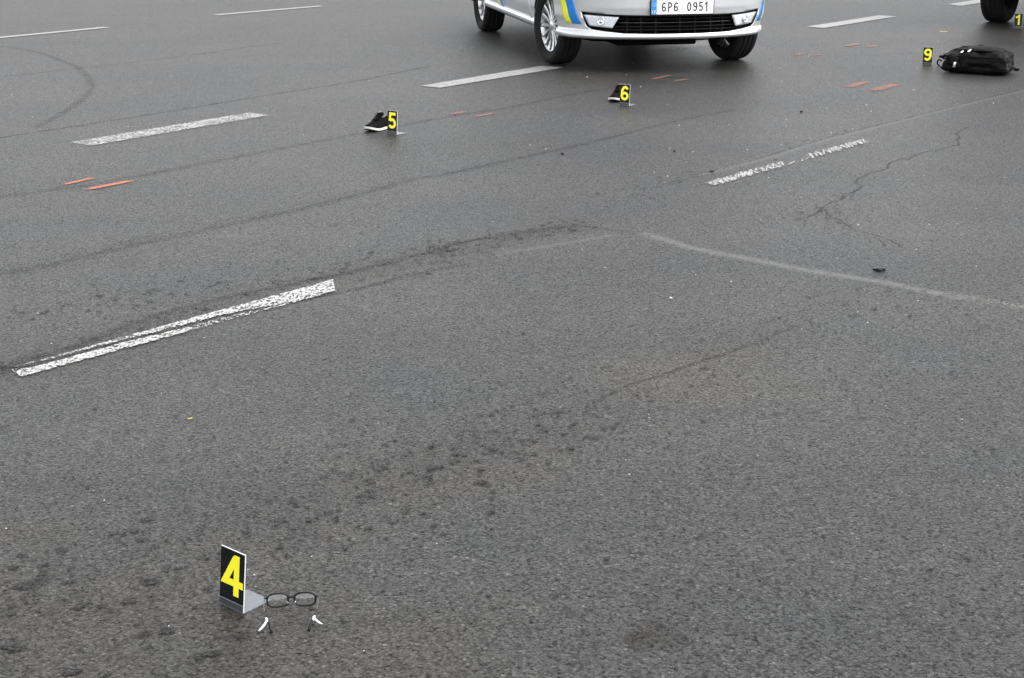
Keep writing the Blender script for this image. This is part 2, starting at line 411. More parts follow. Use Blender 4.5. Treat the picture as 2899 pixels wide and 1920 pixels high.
# light joint filler
ribbon('joint_filler', c8((1380, 900), (1550, 935), (1900, 985), (2200, 1045), (2500, 1090)), .034, M_SEAL, .5, feather=1.0, wob=.008)
ribbon('joint_filler', c8((1560, 905), (1800, 955), (2100, 1005), (2450, 1055)), .008, M_SEAL, .4, feather=.95)
ribbon('scuff', c2k((240, 545), (420, 503), (620, 465), (810, 428)), .007, M_SEAL, .3, feather=.95, label='pale scratch on the asphalt')
ribbon('scuff', c8((1960, 75), (2080, 90), (2200, 85), (2330, 95)), .008, M_SEAL, .5, feather=.85)
ribbon('crumbling_edge', c3((0, 728), (140, 705), (290, 660), (420, 640), (480, 618)), .014, M_TAR, .8, feather=.40)
ribbon('crumbling_edge', c3((1380, 352), (1440, 340), (1500, 330)), .014, M_TAR, .6, feather=.55)
ribbon('crumbling_edge', c3((680, 560), (1000, 460), (1360, 360), (1620, 300), (2050, 190), (2400, 105)), .016, M_TAR_SOFT, .6, feather=.45)
# branching crack
crk = [((2030, 345), (1950, 385), (1975, 402), (1960, 430), (1972, 455), (1920, 465), (1830, 490), (1760, 497), (1690, 525), (1660, 547), (1640, 535), (1550, 560), (1535, 600), (1430, 625), (1380, 650), (1350, 665), (1340, 690), (1380, 702), (1360, 725), (1280, 765), (1250, 790), (1200, 800), (1130, 840), (1110, 862), (1090, 882), (980, 910)),
       ((1130, 840), (1172, 860), (1160, 905), (1232, 900), (1290, 945), (1340, 975), (1450, 1000), (1560, 1040), (1640, 1080)),
       ((1450, 1000), (1480, 1030), (1510, 1052), (1530, 1080)), ((1360, 725), (1330, 740), (1300, 800)), ((1840, 612), (1900, 600)),
       ((1110, 862), (1060, 880), (1030, 890)), ((1250, 790), (1265, 745))]
for i, c in enumerate(crk):
    ribbon('crack', c3(*c), .011 if i == 0 else .009, M_CRACK, .55, step=.01, smooth=False, feather=.8 if i < 2 else .6, wob=.010, ends=.03,
           label='jagged dark branching crack in the asphalt' if i == 0 else None)
# brown crack and weathered band across the foreground
ribbon('crack', dsp((1365, 935), (1450, 893), (1530, 868), (1600, 842), (1690, 812), (1760, 788), (1850, 750)), .014, M_BROWN, .6, feather=.56, wob=.008, label='soft brown hairline crack in the foreground asphalt')
ribbon('crack', dsp((640, 1235), (700, 1215), (770, 1170)), .010, M_SPOT, .8, feather=.30, wob=.012)

# oil drips and dark spots
def blob(name, cx, cy, rx, ry, rot, mat, parent, strength=.75, n=18):
    V, fade, Fc = [(cx, cy, 0)], [strength + .2], []
    LAYER[0] += .00001
    off = random.uniform(0, 99)
    for ring, q in ((1, .72), (2, 1.0)):
        for k in range(n):
            an = 2 * math.pi * k / n
            j = 1 + .85 * mnoise.noise(Vector((math.cos(an) * 1.3 + off, math.sin(an) * 1.3, ring)))
            x, y = rx * q * j * math.cos(an), ry * q * j * math.sin(an)
            V.append((cx + x * math.cos(rot) - y * math.sin(rot), cy + x * math.sin(rot) + y * math.cos(rot), 0))
            fade.append(strength if ring == 1 else 0.0)
    V = [(a, b, LAYER[0]) for a, b, _ in V]
    for k in range(n):
        l = (k + 1) % n
        Fc.append((0, 1 + k, 1 + l)); Fc.append((1 + k, 1 + n + k, 1 + n + l, 1 + l))
    o = mesh_obj(name, V, Fc, mat, parent)
    a = o.data.attributes.new('fade', 'FLOAT', 'POINT'); a.data.foreach_set('value', np.array(fade, np.float32))
    return o
c6k = crop(0, 1400, .3378); c7k = crop(600, 1000, .5912)
LAYER[0] = .0024
for (px, py, sz) in ((180, 512, 1.0), (110, 615, 1.1), (200, 770, 2.0), (1260, 735, 1.6), (1090, 895, 1.4), (850, 940, 1.0), (660, 950, 1.2), (1215, 1175, 1.4), (1400, 1150, 1.5), (120, 1285, 1.6), (600, 1490, 1.5), (1680, 1360, 1.2), (1800, 1340, 1.2), (1230, 215, 1.2), (960, 325, 1.2), (1120, 310, 1.0), (2060, 320, .9), (520, 470, 1.2), (380, 590, .8)):
    x, y = c6k((px, py))[0]; blob('oil_spot', x, y, .016 * sz, .012 * sz, random.uniform(0, 1.2), M_SPOT, road, random.uniform(1.0, 1.6))
for (px, py, sz) in ((1160, 455, 1.1), (1330, 460, 1.3), (1090, 545, 1.6), (820, 650, 1.2), (770, 695, 1.1), (720, 715, 1.1), (560, 765, 1.3), (940, 745, 1.1), (1335, 765, 1.2), (1290, 620, 1.7), (1610, 525, 1.1), (1500, 435, 1.0), (1560, 345, 1.0), (1110, 870, 1.1), (830, 552, 1.0), (780, 552, .9), (1050, 560, 1.2), (960, 570, 1.0), (1530, 540, .9), (1740, 335, 1.0), (1800, 350, 1.0), (1350, 372, .9), (1590, 290, .9), (1660, 660, .9), (160, 855, 1.0), (290, 805, .9), (370, 885, 1.0), (570, 885, .9), (640, 935, 1.0), (1060, 830, 1.0), (1720, 605, .9), (1430, 440, .9), (1270, 515, 1.0), (1180, 520, 1.0), (870, 700, .9), (925, 765, 1.2), (1010, 770, .9)):
    x, y = c7k((px, py))[0]; blob('oil_spot', x, y, .014 * sz, .011 * sz, random.uniform(0, 1.2), M_SPOT, road, random.uniform(.6, 1.0))
x, y = dsp((1512, 1468))[0]; blob('rust_stain', x, y, .075, .085, 0, M_RUST, road, .38)
x, y = dsp((770, 522))[0]; blob('rust_stain', x, y, .03, .05, 0, M_RUST, road, .3)
for i in range(24):                                     # weathered band, more drips
    t = random.random(); p = (760 + 640 * t + random.gauss(0, 70), 1150 - 210 * t + random.gauss(0, 38))
    x, y = dsp(p)[0]; blob('oil_spot', x, y, random.uniform(.006, .016), random.uniform(.006, .013), 0, M_SPOT, road, random.uniform(.5, .9), 10)

# broken-out pits: too many to count, one sheet
pv, pf, pfade = [], [], []
def pit_at(x, y, rx, ry, rot, k):
    b0 = len(pv); off = random.uniform(0, 99); zz = .0031 + (len(pf) % 997) * 4e-7
    pv.append((x, y, zz)); pfade.append(k)
    for ring, q in ((1, .75), (2, 1.0)):
        for a_ in range(8):
            an = math.pi * a_ / 4; jj = 1 + .9 * mnoise.noise(Vector((math.cos(an) * 1.7 + off, math.sin(an) * 1.7, 0)))
            u_, v_ = rx * q * jj * math.cos(an), ry * q * jj * math.sin(an)
            pv.append((x + u_ * math.cos(rot) - v_ * math.sin(rot), y + u_ * math.sin(rot) + v_ * math.cos(rot), zz)); pfade.append(k * .9 if ring == 1 else 0)
    for a_ in range(8):
        c_ = (a_ + 1) % 8; pf.append((b0, b0 + 1 + a_, b0 + 1 + c_)); pf.append((b0 + 1 + a_, b0 + 9 + a_, b0 + 9 + c_, b0 + 1 + c_))
def pit_band(pts, spread, count, r0, r1, k0, k1):
    P = np.array(smooth_poly(pts, 12))
    for _ in range(count):
        c_ = P[random.randrange(len(P))] + np.array((random.gauss(0, spread), random.gauss(0, spread))) + (P[1] - P[0]) * random.random()
        q_ = random.uniform(r0, r1) * random.choice((.6, .8, 1, 1, 1.5)); pit_at(c_[0], c_[1], q_ * random.uniform(1, 2.0), q_, random.uniform(.3, 1.3), random.uniform(k0, k1))
pit_band(c2k((-60, 420), (500, 330), (900, 300), (1300, 250), (1800, 200)), .10, 190, .004, .010, .4, .95)
pit_band(c2k((-60, 740), (400, 640), (900, 470), (1300, 360)), .05, 120, .004, .010, .4, .9)
pit_band(c5k((0, 640), (640, 520), (960, 440), (1340, 390), (1740, 320)), .06, 170, .004, .011, .5, 1.0)
pit_band(c5k((300, 700), (860, 545), (1200, 475)), .06, 90, .004, .009, .4, .9)
pit_band(c3((980, 910), (1130, 840), (1200, 880), (1290, 945)), .07, 90, .004, .009, .4, .95)
pit_band(c3((0, 725), (300, 655), (500, 610), (1100, 420), (1500, 325)), .05, 80, .005, .010, .3, .8)
for _ in range(900):
    y_ = 3.0 + 6 * random.random(); x_ = random.uniform(-.34, .34) * (y_ + .6); q_ = random.uniform(.0030, .0075); pit_at(x_, y_, q_ * random.uniform(1, 2), q_, random.uniform(0, 3), random.uniform(.4, 1.0))
pit_band(dsp((1250, 960), (1600, 840), (1950, 700), (2200, 690)), .12, 150, .004, .009, .3, .8)
pit_band(dsp((700, 1170), (900, 1090), (1150, 1040), (1400, 940)), .14, 260, .003, .010, .45, 1.0)
pit_band(dsp((-40, 1330), (200, 1400), (420, 1260), (700, 1200)), .12, 200, .003, .008, .5, 1.0)
for _ in range(1500):
    y_ = 2.9 + 9 * random.random() ** 1.3; x_ = random.uniform(-.36, .36) * (y_ + .6); q_ = random.uniform(.0022, .0055); pit_at(x_, y_, q_ * random.uniform(1, 1.8), q_, random.uniform(0, 3), random.uniform(.35, .95))
pits = mesh_obj('surface_pits', pv, pf, M_PIT, road); tag(pits, None, None, None, 'stuff')
a_ = pits.data.attributes.new('fade', 'FLOAT', 'POINT'); a_.data.foreach_set('value', np.array(pfade, np.float32))

# ------------------------------------------------------------------ painted markings
def marking(name, corners, mat, wear, label=None, group=None, res=.012, z=.0042):
    """painted sheet between four ground corners (start-near, end-near, end-far, start-far); wear(u,v) in 0..1"""
    A, B, C, D = [np.array(c) for c in corners]
    L = np.linalg.norm(B - A); Wd = np.linalg.norm(D - A)
    nu, nv = max(6, int(L / res)), max(6, int(Wd / res))
    V, Fc, wr, uu, vv = [], [], [], [], []
    for i in range(nu + 1):
        for j in range(nv + 1):
            u, v = i / nu, j / nv
            p = (A * (1 - u) + B * u) * (1 - v) + (D * (1 - u) + C * u) * v
            V.append((p[0], p[1], z)); wr.append(wear(u, v)); uu.append(u * L + A[0] * 3); vv.append(v * Wd)
    for i in range(nu):
        for j in range(nv):
            a = i * (nv + 1) + j; Fc.append((a, a + nv + 1, a + nv + 2, a + 1))
    o = mesh_obj(name, V, Fc, mat, road)
    for nm, arr in (('wear', wr), ('u', uu), ('v', vv)):
        t = o.data.attributes.new(nm, 'FLOAT', 'POINT'); t.data.foreach_set('value', np.array(arr, np.float32))
    if label: tag(o, label)
    return o
def edge_wear(base, rim=.35, w=.07, wu=.02):
    def fn(u, v):
        e = max(0, 1 - min(v, 1 - v) / w) ** 2 * rim + max(0, 1 - min(u, 1 - u) / wu) ** 2 * rim
        return base + e
    return fn
dirL = np.array([math.cos(LANE_ANG), math.sin(LANE_ANG)]); nrmL = np.array([-dirL[1], dirL[0]])
def dash(near_start, length, width): 
    a = np.array(near_start); return [a, a + dirL * length, a + dirL * length + nrmL * width, a + nrmL * width]
marking('lane_dash', [(-2.539, 9.687), (-1.621, 10.933), (-1.786, 11.06), (-2.716, 9.814)], M_WHITE, edge_wear(.515))
marking('lane_dash', [(-.552, 12.281), (.433, 13.555), (.228, 13.662), (-.718, 12.394)], M_WHITE_FAR, edge_wear(.40))
marking('lane_dash', [(1.30, 14.55), (2.26, 15.80), (2.08, 15.93), (1.12, 14.68)], M_WHITE_FAR, edge_wear(.54))
marking('lane_dash', [(3.168, 16.841), (4.21, 18.132), (4.04, 18.27), (3.01, 16.98)], M_WHITE_FAR, edge_wear(.24))
e0 = np.array(gp(2560 + 1050 * .153, 118 * .153)); e0b = np.array(gp(2560 + 790 * .153, 85 * .153))
marking('lane_dash', [tuple(e0), tuple(e0 + dirL * 1.5), tuple(e0b + dirL * 1.5), tuple(e0b)], M_WHITE_FAR, edge_wear(.22))
# far lane line
for a, b in (((-120, 119), (305, 78)), ((608, 43.5), (912, 17.7)), ((1230, -18), (1480, -42))):
    A, B = np.array(gp(*a)), np.array(gp(*b)); d = (B - A) / np.linalg.norm(B - A); n_ = np.array([-d[1], d[0]]) * .055
    marking('lane_dash', [tuple(A - n_), tuple(B - n_), tuple(B + n_), tuple(A + n_)], M_WHITE_FAR, edge_wear(.28))
# near line: dash worn into two strips
def wear_double(u, v):
    hl = float(np.interp(u, [0, .05, .3, .45, .6, .72, .8, 1], [.9, .52, .52, .38, .33, .24, .1, 0]))     # strip on the near side
    hu = float(np.interp(u, [0, .06, .12, .3, .4, .6, .75, .85, 1], [0, .1, .22, .26, .36, .42, .72, .90, .92]))
    d = min(max(0, v - hl) if hl > .02 else 1, max(0, (1 - hu) - v) if hu > .02 else 1)
    e = max(0, 1 - min(v, 1 - v) / .05) * .16 + max(0, 1 - min(u, 1 - u) / .008) * .3
    thin = .06 if (v > .5 and u < .34) or (v < .5 and .5 < u < .78) else 0
    return .485 + thin + e + .50 * min(1, d / .12)
P0n, P0f = np.array(c2k((120, 800))[0]), np.array(c2k((36, 746))[0]); P1n, P1f = np.array(c2k((2055, 272))[0]), np.array(c2k((2040, 196))[0])
marking('lane_dash', [tuple(P0n), tuple(P1n), tuple(P1f), tuple(P0f)], M_WHITE, wear_double, 'white lane dash worn into two ragged strips', res=.006)
# dash scraped into slanting scraps
q = [np.array(gp(x * 1.2243, y * 1.2243)) for x, y in ((1655, 431), (2024, 327), (1992, 321), (1627, 423))]
marking('lane_dash', [tuple(p) for p in q], M_WHITE_HATCH, lambda u, v: .605 + .06 * math.exp(-((u - .53) / .08) ** 2) - .05 * max(0, 1 - u / .2) + max(0, 1 - min(v, 1 - v) / .12) * .1, res=.01, z=.0036)
Vv, Ff, wr, uu, vv = [], [], [], [], []
def dashpt(u, v): return (q[0] * (1 - u) + q[1] * u) * (1 - v) + (q[3] * (1 - u) + q[2] * u) * v
u_ = .0
while u_ < .97:
    dens = .92 if u_ < .25 else (.70 if u_ < .46 else (.30 if u_ < .60 else (.66 if u_ < .72 else .80)))
    wd = random.uniform(.006, .020) * (1.5 if u_ < .2 else 1); v0 = random.uniform(0, .18); v1 = random.uniform(.78, 1.0)
    if .44 < u_ < .60: v1 = v0 + random.uniform(.15, .5)
    sl = random.uniform(.015, .06); n_ = 6; b0 = len(Vv); zt = .0042 + len(Ff) * 1e-6
    for k in range(n_ + 1):
        t = k / n_; w2 = wd * (.35 + .65 * math.sin(math.pi * (.12 + .76 * t))) * random.uniform(.8, 1.2)
        for sd_ in (-1, 0, 1):
            p = dashpt(min(1, max(0, u_ + sl * (t - .5) + sd_ * w2 / 2)), v0 + (v1 - v0) * t)
            Vv.append((p[0], p[1], zt)); wr.append(.46 if sd_ == 0 else .54); uu.append(u_ * 1.8 + sd_ * w2); vv.append(t * .15)
    for k in range(n_):
        for m_ in range(2):
            a = b0 + k * 3 + m_; Ff.append((a, a + 1, a + 4, a + 3))
    u_ += wd * (1 / dens - .15) * random.uniform(.75, 1.2)
o = mesh_obj('lane_dash', Vv, Ff, M_WHITE_HATCH, road); tag(o, 'white lane dash scraped into slanting scraps')
for nm, arr in (('wear', wr), ('u', uu), ('v', vv)):
    t = o.data.attributes.new(nm, 'FLOAT', 'POINT'); t.data.foreach_set('value', np.array(arr, np.float32))
# orange spray strokes
def stroke(a, b, half, mat, wear, name='spray_mark', label=None):
    A, B = np.array(a), np.array(b); d = (B - A) / np.linalg.norm(B - A); n_ = np.array([-d[1], d[0]]) * half
    def fn(u, v): return wear + .5 * abs(2 * v - 1) ** 2 + .3 * max(0, 1 - min(u, 1 - u) / .15)
    return marking(name, [tuple(A - n_), tuple(B - n_), tuple(B + n_), tuple(A + n_)], mat, fn, label, res=.012, z=.0038)
s_o = [(c1((420, 1243), (640, 1193)), .027, M_ORANGE, .36), (c1((575, 1275), (895, 1213)), .030, M_ORANGE, .30),
       (c9((415, 415), (515, 395)), .05, M_ORANGE_FADED, .42), (c9((570, 432), (720, 405)), .03, M_ORANGE_FADED, .36),
       (c9((1760, 180), (1900, 150)), .027, M_ORANGE_FADED, .32), (c9((1915, 190), (2015, 178)), .03, M_ORANGE_FADED, .34),
       (c10((880, 560), (1050, 510)), .070, M_ORANGE_FADED, .40), (c10((1085, 590), (1310, 530)), .070, M_ORANGE_FADED, .40),
       (c10((880, 215), (985, 190)), .06, M_ORANGE_FADED, .38), (c10((1040, 220), (1140, 208)), .06, M_ORANGE_FADED, .36),
       (c10((440, 288), (525, 275)), .06, M_ORANGE_FADED, .44), (c10((580, 292), (670, 285)), .05, M_ORANGE_FADED, .46)]
for i, (pts, hf, mt, wr) in enumerate(s_o):
    stroke(pts[0], pts[1], hf, mt, wr, label='bright orange sprayed stroke on the road' if i < 2 else None)
pts = c10((1660, 91), (1725, 91)); stroke(pts[0], pts[1], .022, M_YELLOW_CHALK, .12, 'chalk_mark', 'short yellow chalk mark on the road')
# ------------------------------------------------------------------ object materials
M_SILVER = plain('silver_car_paint', (.66, .67, .69), .36, .5, .5, .05, 3, coat=.8, dirt=.10)
M_BLACKPAINT = plain('black_car_paint', (.012, .012, .014), .25, 0, .5, .1, 3, coat=1.0)
M_BLACKTRIM = plain('black_plastic_trim', (.006, .006, .0065), .55, 0, .2, .15, 30, .2, 300)
M_UNDER = plain('dirty_underbody', (.004, .004, .004), .9, 0, .1, .3, 12)
M_TYRE = plain('tyre_rubber', (.0095, .0095, .010), .85, 0, .18, .3, 25, .25, 150, dirt=.06)
M_ALLOY = plain('alloy_wheel', (.62, .62, .64), .28, .85, .5, .06, 20, dirt=.12)
M_DARKRIM = plain('dark_wheel', (.02, .02, .02), .6, .2, .4, .2, 20)
M_GREYMETAL = plain('brake_steel', (.10, .10, .10), .5, .8, .5, .2, 30)
M_CHROME = plain('lamp_reflector', (.88, .89, .92), .45, .0, .5, .16, 90)
M_GLASS_DARK = plain('dark_window_glass', (.015, .018, .02), .06, 0, .6, .05, 4, coat=.5)
M_BLUE = plain('blue_livery_film', (.012, .20, .62), .32, 0, .5, .06, 8, coat=.4)
M_YELLOW = plain('yellow_livery_film', (.78, .80, .03), .32, 0, .5, .06, 8, coat=.4)
M_PLATE = plain('number_plate_white', (.82, .82, .80), .35, 0, .5, .05, 30)
M_PLATEBLUE = plain('number_plate_blue', (.02, .22, .62), .35, 0, .5, .05, 30)
M_INK = plain('black_print', (.010, .010, .011), .4, 0, .5, .1, 60)
M_LAMPRED = plain('red_lamp_lens', (.30, .012, .010), .15, 0, .5, .1, 20, coat=.5)
M_MARK_BLACK = plain('marker_black_face', (.0045, .006, .008), .30, 0, .35, .2, 30)
M_MARK_YELLOW = plain('marker_yellow', (.95, .89, .03), .42, 0, .5, .03, 40)
M_MARK_WHITE = plain('marker_white_sheet', (.66, .66, .68), .38, 0, .5, .05, 40)
M_MARK_BASE = plain('marker_scuffed_base', (.15, .154, .17), .42, .1, .5, .14, 60, .1, 200)
M_MARK_STRIP = plain('marker_fold_strip', (.045, .050, .058), .35, 0, .5, .2, 40)
M_FABRIC = plain('black_nylon', (.0022, .0022, .0025), .55, 0, .12, .3, 40, .45, 260)
M_FABRIC2 = plain('black_webbing', (.002, .002, .002), .8, 0, .08, .3, 60, .5, 400)
M_STEEL = plain('polished_buckle', (.82, .82, .83), .22, .9, .5, .05, 60)
M_REDTAG = plain('red_thread_tag', (.22, .03, .04), .7, 0, .3, .2, 60)
M_SUEDE = plain('black_suede', (.0045, .0042, .0048), .88, 0, .10, .35, 60, .6, 320)
M_SOLE = plain('white_rubber_sole', (.66, .65, .61), .55, 0, .4, .10, 40, .15, 150)
M_OUTSOLE = plain('black_outsole', (.012, .012, .012), .8, 0, .3, .2, 40)
M_LACE = plain('black_lace', (.006, .006, .006), .85, 0, .1, .3, 80)
M_FRAME = plain('black_spectacle_frame', (.003, .003, .003), .4, 0, .3, .1, 60)
M_TEMPLE = plain('grey_temple_metal', (.14, .135, .13), .45, .6, .5, .2, 60)
M_WHITEGRIP = plain('white_silicone_grip', (.62, .62, .64), .45, 0, .5, .04, 60)
M_CHIP_W = plain('pale_stone_chip', (.48, .475, .47), .6, 0, .4, .25, 80)
M_CHIP_D = plain('dark_stone_chip', (.022, .021, .020), .8, 0, .3, .3, 80)
M_LEAF_Y = plain('yellow_leaf', (.36, .33, .12), .6, 0, .4, .2, 120)
M_RUBBER = plain('black_rubber_scrap', (.008, .008, .008), .7, 0, .3, .2, 60)
def lens_mat(name, tint=(.9, .93, .95), strength=.5, fk=1.0):
    m, n, l, b = newmat(name); n.remove(b)
    tr = n.new('ShaderNodeBsdfTransparent'); tr.inputs[0].default_value = (*tint, 1)
    gl = n.new('ShaderNodeBsdfGlossy'); gl.inputs['Roughness'].default_value = .03
    fr = n.new('ShaderNodeFresnel'); fr.inputs[0].default_value = 1.35
    k = math_n(n, l, 'ADD', math_n(n, l, 'MULTIPLY', fr.outputs[0], fk), strength, True)
    mx = n.new('ShaderNodeMixShader'); l.new(k, mx.inputs[0]); l.new(tr.outputs[0], mx.inputs[1]); l.new(gl.outputs[0], mx.inputs[2])
    l.new(mx.outputs[0], n['Material Output'].inputs[0]); return m
M_LENS = lens_mat('spectacle_lens', (.95, .96, .96), .07)
M_LAMPGLASS = lens_mat('lamp_cover', (.97, .98, .99), .0, .25)

# ------------------------------------------------------------------ flat glyphs drawn as strokes (metres, x right, y up)
def arc(cx, cy, rx, ry, a0, a1, n=14):
    return [(cx + rx * math.cos(R(a0 + (a1 - a0) * i / n)), cy + ry * math.sin(R(a0 + (a1 - a0) * i / n))) for i in range(n + 1)]
G6 = [arc(.31, .70, .205, .205, 20, 90, 6) + arc(.33, .5, .225, .405, 95, 180, 10)[1:] + [(.105, .31)], arc(.31, .305, .205, .205, 0, 360, 24)]
GLYPH = {
    '0': [arc(.31, .5, .205, .40, 0, 360, 28)],
    '1': [[(.08, .70), (.24, .80), (.34, .90)], [(.36, 0), (.36, 1.0)]],
    '4': [[(.40, .93), (.10, .31), (.64, .31)], [(.44, 0), (.44, 1.0)]],
    '5': [[(.56, .90), (.18, .90)], [(.175, 1.0), (.125, .47)], [(.125, .52)] + arc(.30, .325, .215, .23, 120, -150, 18)],
    '6': G6,
    '9': [[(.62 - x, 1 - y) for x, y in st] for st in G6],
    'P': [[(.14, 0), (.14, 1)], [(.14, .91), (.33, .91)] + arc(.33, .69, .18, .22, 90, -90, 12) + [(.14, .47)]],
    'C': [arc(.31, .5, .20, .40, 50, 310, 18)], 'Z': [[(.08, .91), (.52, .91), (.10, .09), (.56, .09)]],
}
def glyph_geo(ch, h, wid, th, z0):
    """ribbons in the XY plane; each stroke lies a hair above the one before"""
    V, Fc = [], []
    for si, st in enumerate(GLYPH[ch]):
        P = [np.array((x * wid / .62, y * h)) for x, y in st]; m = len(P)
        closed = np.linalg.norm(P[0] - P[-1]) < 1e-6
        base = len(V); z = z0 + .00018 * si
        for i in range(m):
            a = P[i - 1] if i > 0 else (P[-2] if closed else P[0]); b = P[i + 1] if i < m - 1 else (P[1] if closed else P[-1])
            d1 = P[i] - a; d2 = b - P[i]
            d1 = d1 / (np.linalg.norm(d1) + 1e-9) if np.linalg.norm(d1) > 1e-9 else d2 / np.linalg.norm(d2)
            d2 = d2 / np.linalg.norm(d2) if np.linalg.norm(d2) > 1e-9 else d1
            n1 = np.array((-d1[1], d1[0])); n2 = np.array((-d2[1], d2[0])); nn = n1 + n2; nn /= np.linalg.norm(nn) + 1e-9
            k = th / 2 / max(.45, nn @ n1)
            for s in (1, -1): V.append((*(P[i] + nn * k * s), z))
        for i in range(m - 1):
            a = base + 2 * i; Fc.append((a, a + 1, a + 3, a + 2))
    return V, Fc
def place(V, M): return [tuple(M @ Vector(v)) for v in V]

# ------------------------------------------------------------------ vehicles
class Shell:
    """stack of plan outlines: z, front x, rear x, half width, end depth"""
    def __init__(s, rows, n=2.3, step=.02):
        a = np.array(rows); s.zt = a[:, 0]; s.a = a; s.n = n; s.z0, s.z1 = a[0, 0], a[-1, 0]; s.step = step
    def at(s, z): return [float(np.interp(z, s.zt, s.a[:, i])) for i in range(1, 6)]
    def fx(s, y, z):
        xf, xr, W, D, Dr = s.at(z); q = min(abs(y) / W, .9999); return xf - D * (1 - (1 - q ** s.n) ** (1 / s.n))
    def rx(s, y, z):
        xf, xr, W, D, Dr = s.at(z); q = min(abs(y) / W, .9999); return xr + Dr * (1 - (1 - q ** s.n) ** (1 / s.n))
    def sy(s, x, z):
        xf, xr, W, D, Dr = s.at(z)
        if x > xf - D: q = min(1, (x - xf + D) / D)
        elif x < xr + Dr: q = min(1, (xr + Dr - x) / Dr)
        else: q = 0
        return W * (1 - q ** s.n) ** (1 / s.n)
    def mesh(s, na=26, ns=64):
        zs = list(np.arange(s.z0, s.z1, s.step)) + [s.z1]
        zs = sorted(set([round(float(v), 4) for v in zs] + [round(float(v), 4) for v in s.zt]))
        V, Fc = [], []; e = 2 / s.n; m = None
        for z in zs:
            xf, xr, W, D, Dr = s.at(z); half = []
            for i in range(na + 1):
                t = math.pi / 2 * (i / na) ** .85
                half.append((xf - D + D * max(0, math.cos(t)) ** e, W * math.sin(t) ** e))
            for i in range(1, ns): half.append((xf - D + (xr + Dr - xf + D) * i / ns, W))
            for i in range(na + 1):
                t = math.pi / 2 * (1 - (i / na)) ; half.append((xr + Dr - Dr * max(0, math.cos(t)) ** e, W * math.sin(t) ** e))
            loop = half + [(x, -y) for x, y in half[-2:0:-1]]
            m = len(loop); V += [(x, y, z) for x, y in loop]
        for r in range(len(zs) - 1):
            for k in range(m):
                l = (k + 1) % m; Fc.append((r * m + k, r * m + l, (r + 1) * m + l, (r + 1) * m + k))
        Fc.append(tuple(range(m))[::-1]); Fc.append(tuple((len(zs) - 1) * m + k for k in range(m)))
        return V, Fc
def boolean_cut(o, cutters):
    for c in cutters:
        md = o.modifiers.new('cut', 'BOOLEAN'); md.operation = 'DIFFERENCE'; md.object = c; md.solver = 'EXACT'
    dg = bpy.context.evaluated_depsgraph_get(); dg.update()
    me = bpy.data.meshes.new_from_object(o.evaluated_get(dg))
    o.modifiers.clear(); old = o.data; o.data = me
    for c in cutters: bpy.data.objects.remove(c)
    return o
def prism(poly, x0, x1):
    """closed prism from a (y, z) outline"""
    n = len(poly); V = [(x0, y, z) for y, z in poly] + [(x1, y, z) for y, z in poly]
    Fc = [tuple(range(n)), tuple(range(2 * n - 1, n - 1, -1))] + [(i, n + i, n + (i + 1) % n, (i + 1) % n) for i in range(n)]
    b = bmesh.new(); vs_ = [b.verts.new(v) for v in V]
    for f in Fc: b.faces.new([vs_[i] for i in f])
    return bm_obj('cutter', b, None)
def cyl_cut(x, y0, y1, z, r, n=48):
    b = bmesh.new(); a = [b.verts.new((x + r * math.cos(2 * math.pi * k / n), y0, z + r * math.sin(2 * math.pi * k / n))) for k in range(n)]
    c = [b.verts.new((v.co.x, y1, v.co.z)) for v in a]
    b.faces.new(a); b.faces.new(c[::-1])
    for k in range(n): b.faces.new((a[k], c[k], c[(k + 1) % n], a[(k + 1) % n]))
    return bm_obj('cutter', b, None)
def patch(name, pt, mat, parent, nu=10, nv=8, off=.003, back=.006, out=None):
    """curved panel: pt(u, v) on the shell, raised by off"""
    P = [[Vector(pt(i / nu, j / nv)) for j in range(nv + 1)] for i in range(nu + 1)]
    V, W_, Fc = [], [], []
    for i in range(nu + 1):
        for j in range(nv + 1):
            du = P[min(i + 1, nu)][j] - P[max(i - 1, 0)][j]; dv = P[i][min(j + 1, nv)] - P[i][max(j - 1, 0)]
            n_ = du.cross(dv); n_ = n_.normalized() if n_.length > 1e-9 else Vector((0, 0, 1))
            if n_.dot(out(P[i][j]) if callable(out) else Vector(out)) < 0: n_ = -n_
            V.append(P[i][j] + n_ * off); W_.append(P[i][j] - n_ * back)
    k = (nu + 1) * (nv + 1); VV = V + W_
    ix = lambda i, j: i * (nv + 1) + j
    b = bmesh.new(); bv = [b.verts.new(v) for v in VV]
    for i in range(nu):
        for j in range(nv):
            q = (ix(i, j), ix(i + 1, j), ix(i + 1, j + 1), ix(i, j + 1))
            f = b.faces.new([bv[t] for t in q]); f.smooth = True
            b.faces.new([bv[t + k] for t in q[::-1]])
    ring = [ix(i, 0) for i in range(nu)] + [ix(nu, j) for j in range(nv)] + [ix(i, nv) for i in range(nu, 0, -1)] + [ix(0, j) for j in range(nv, 0, -1)]
    for a, c in zip(ring, ring[1:] + ring[:1]): b.faces.new((bv[a], bv[c], bv[c + k], bv[a + k]))
    return bm_obj(name, b, mat, parent)

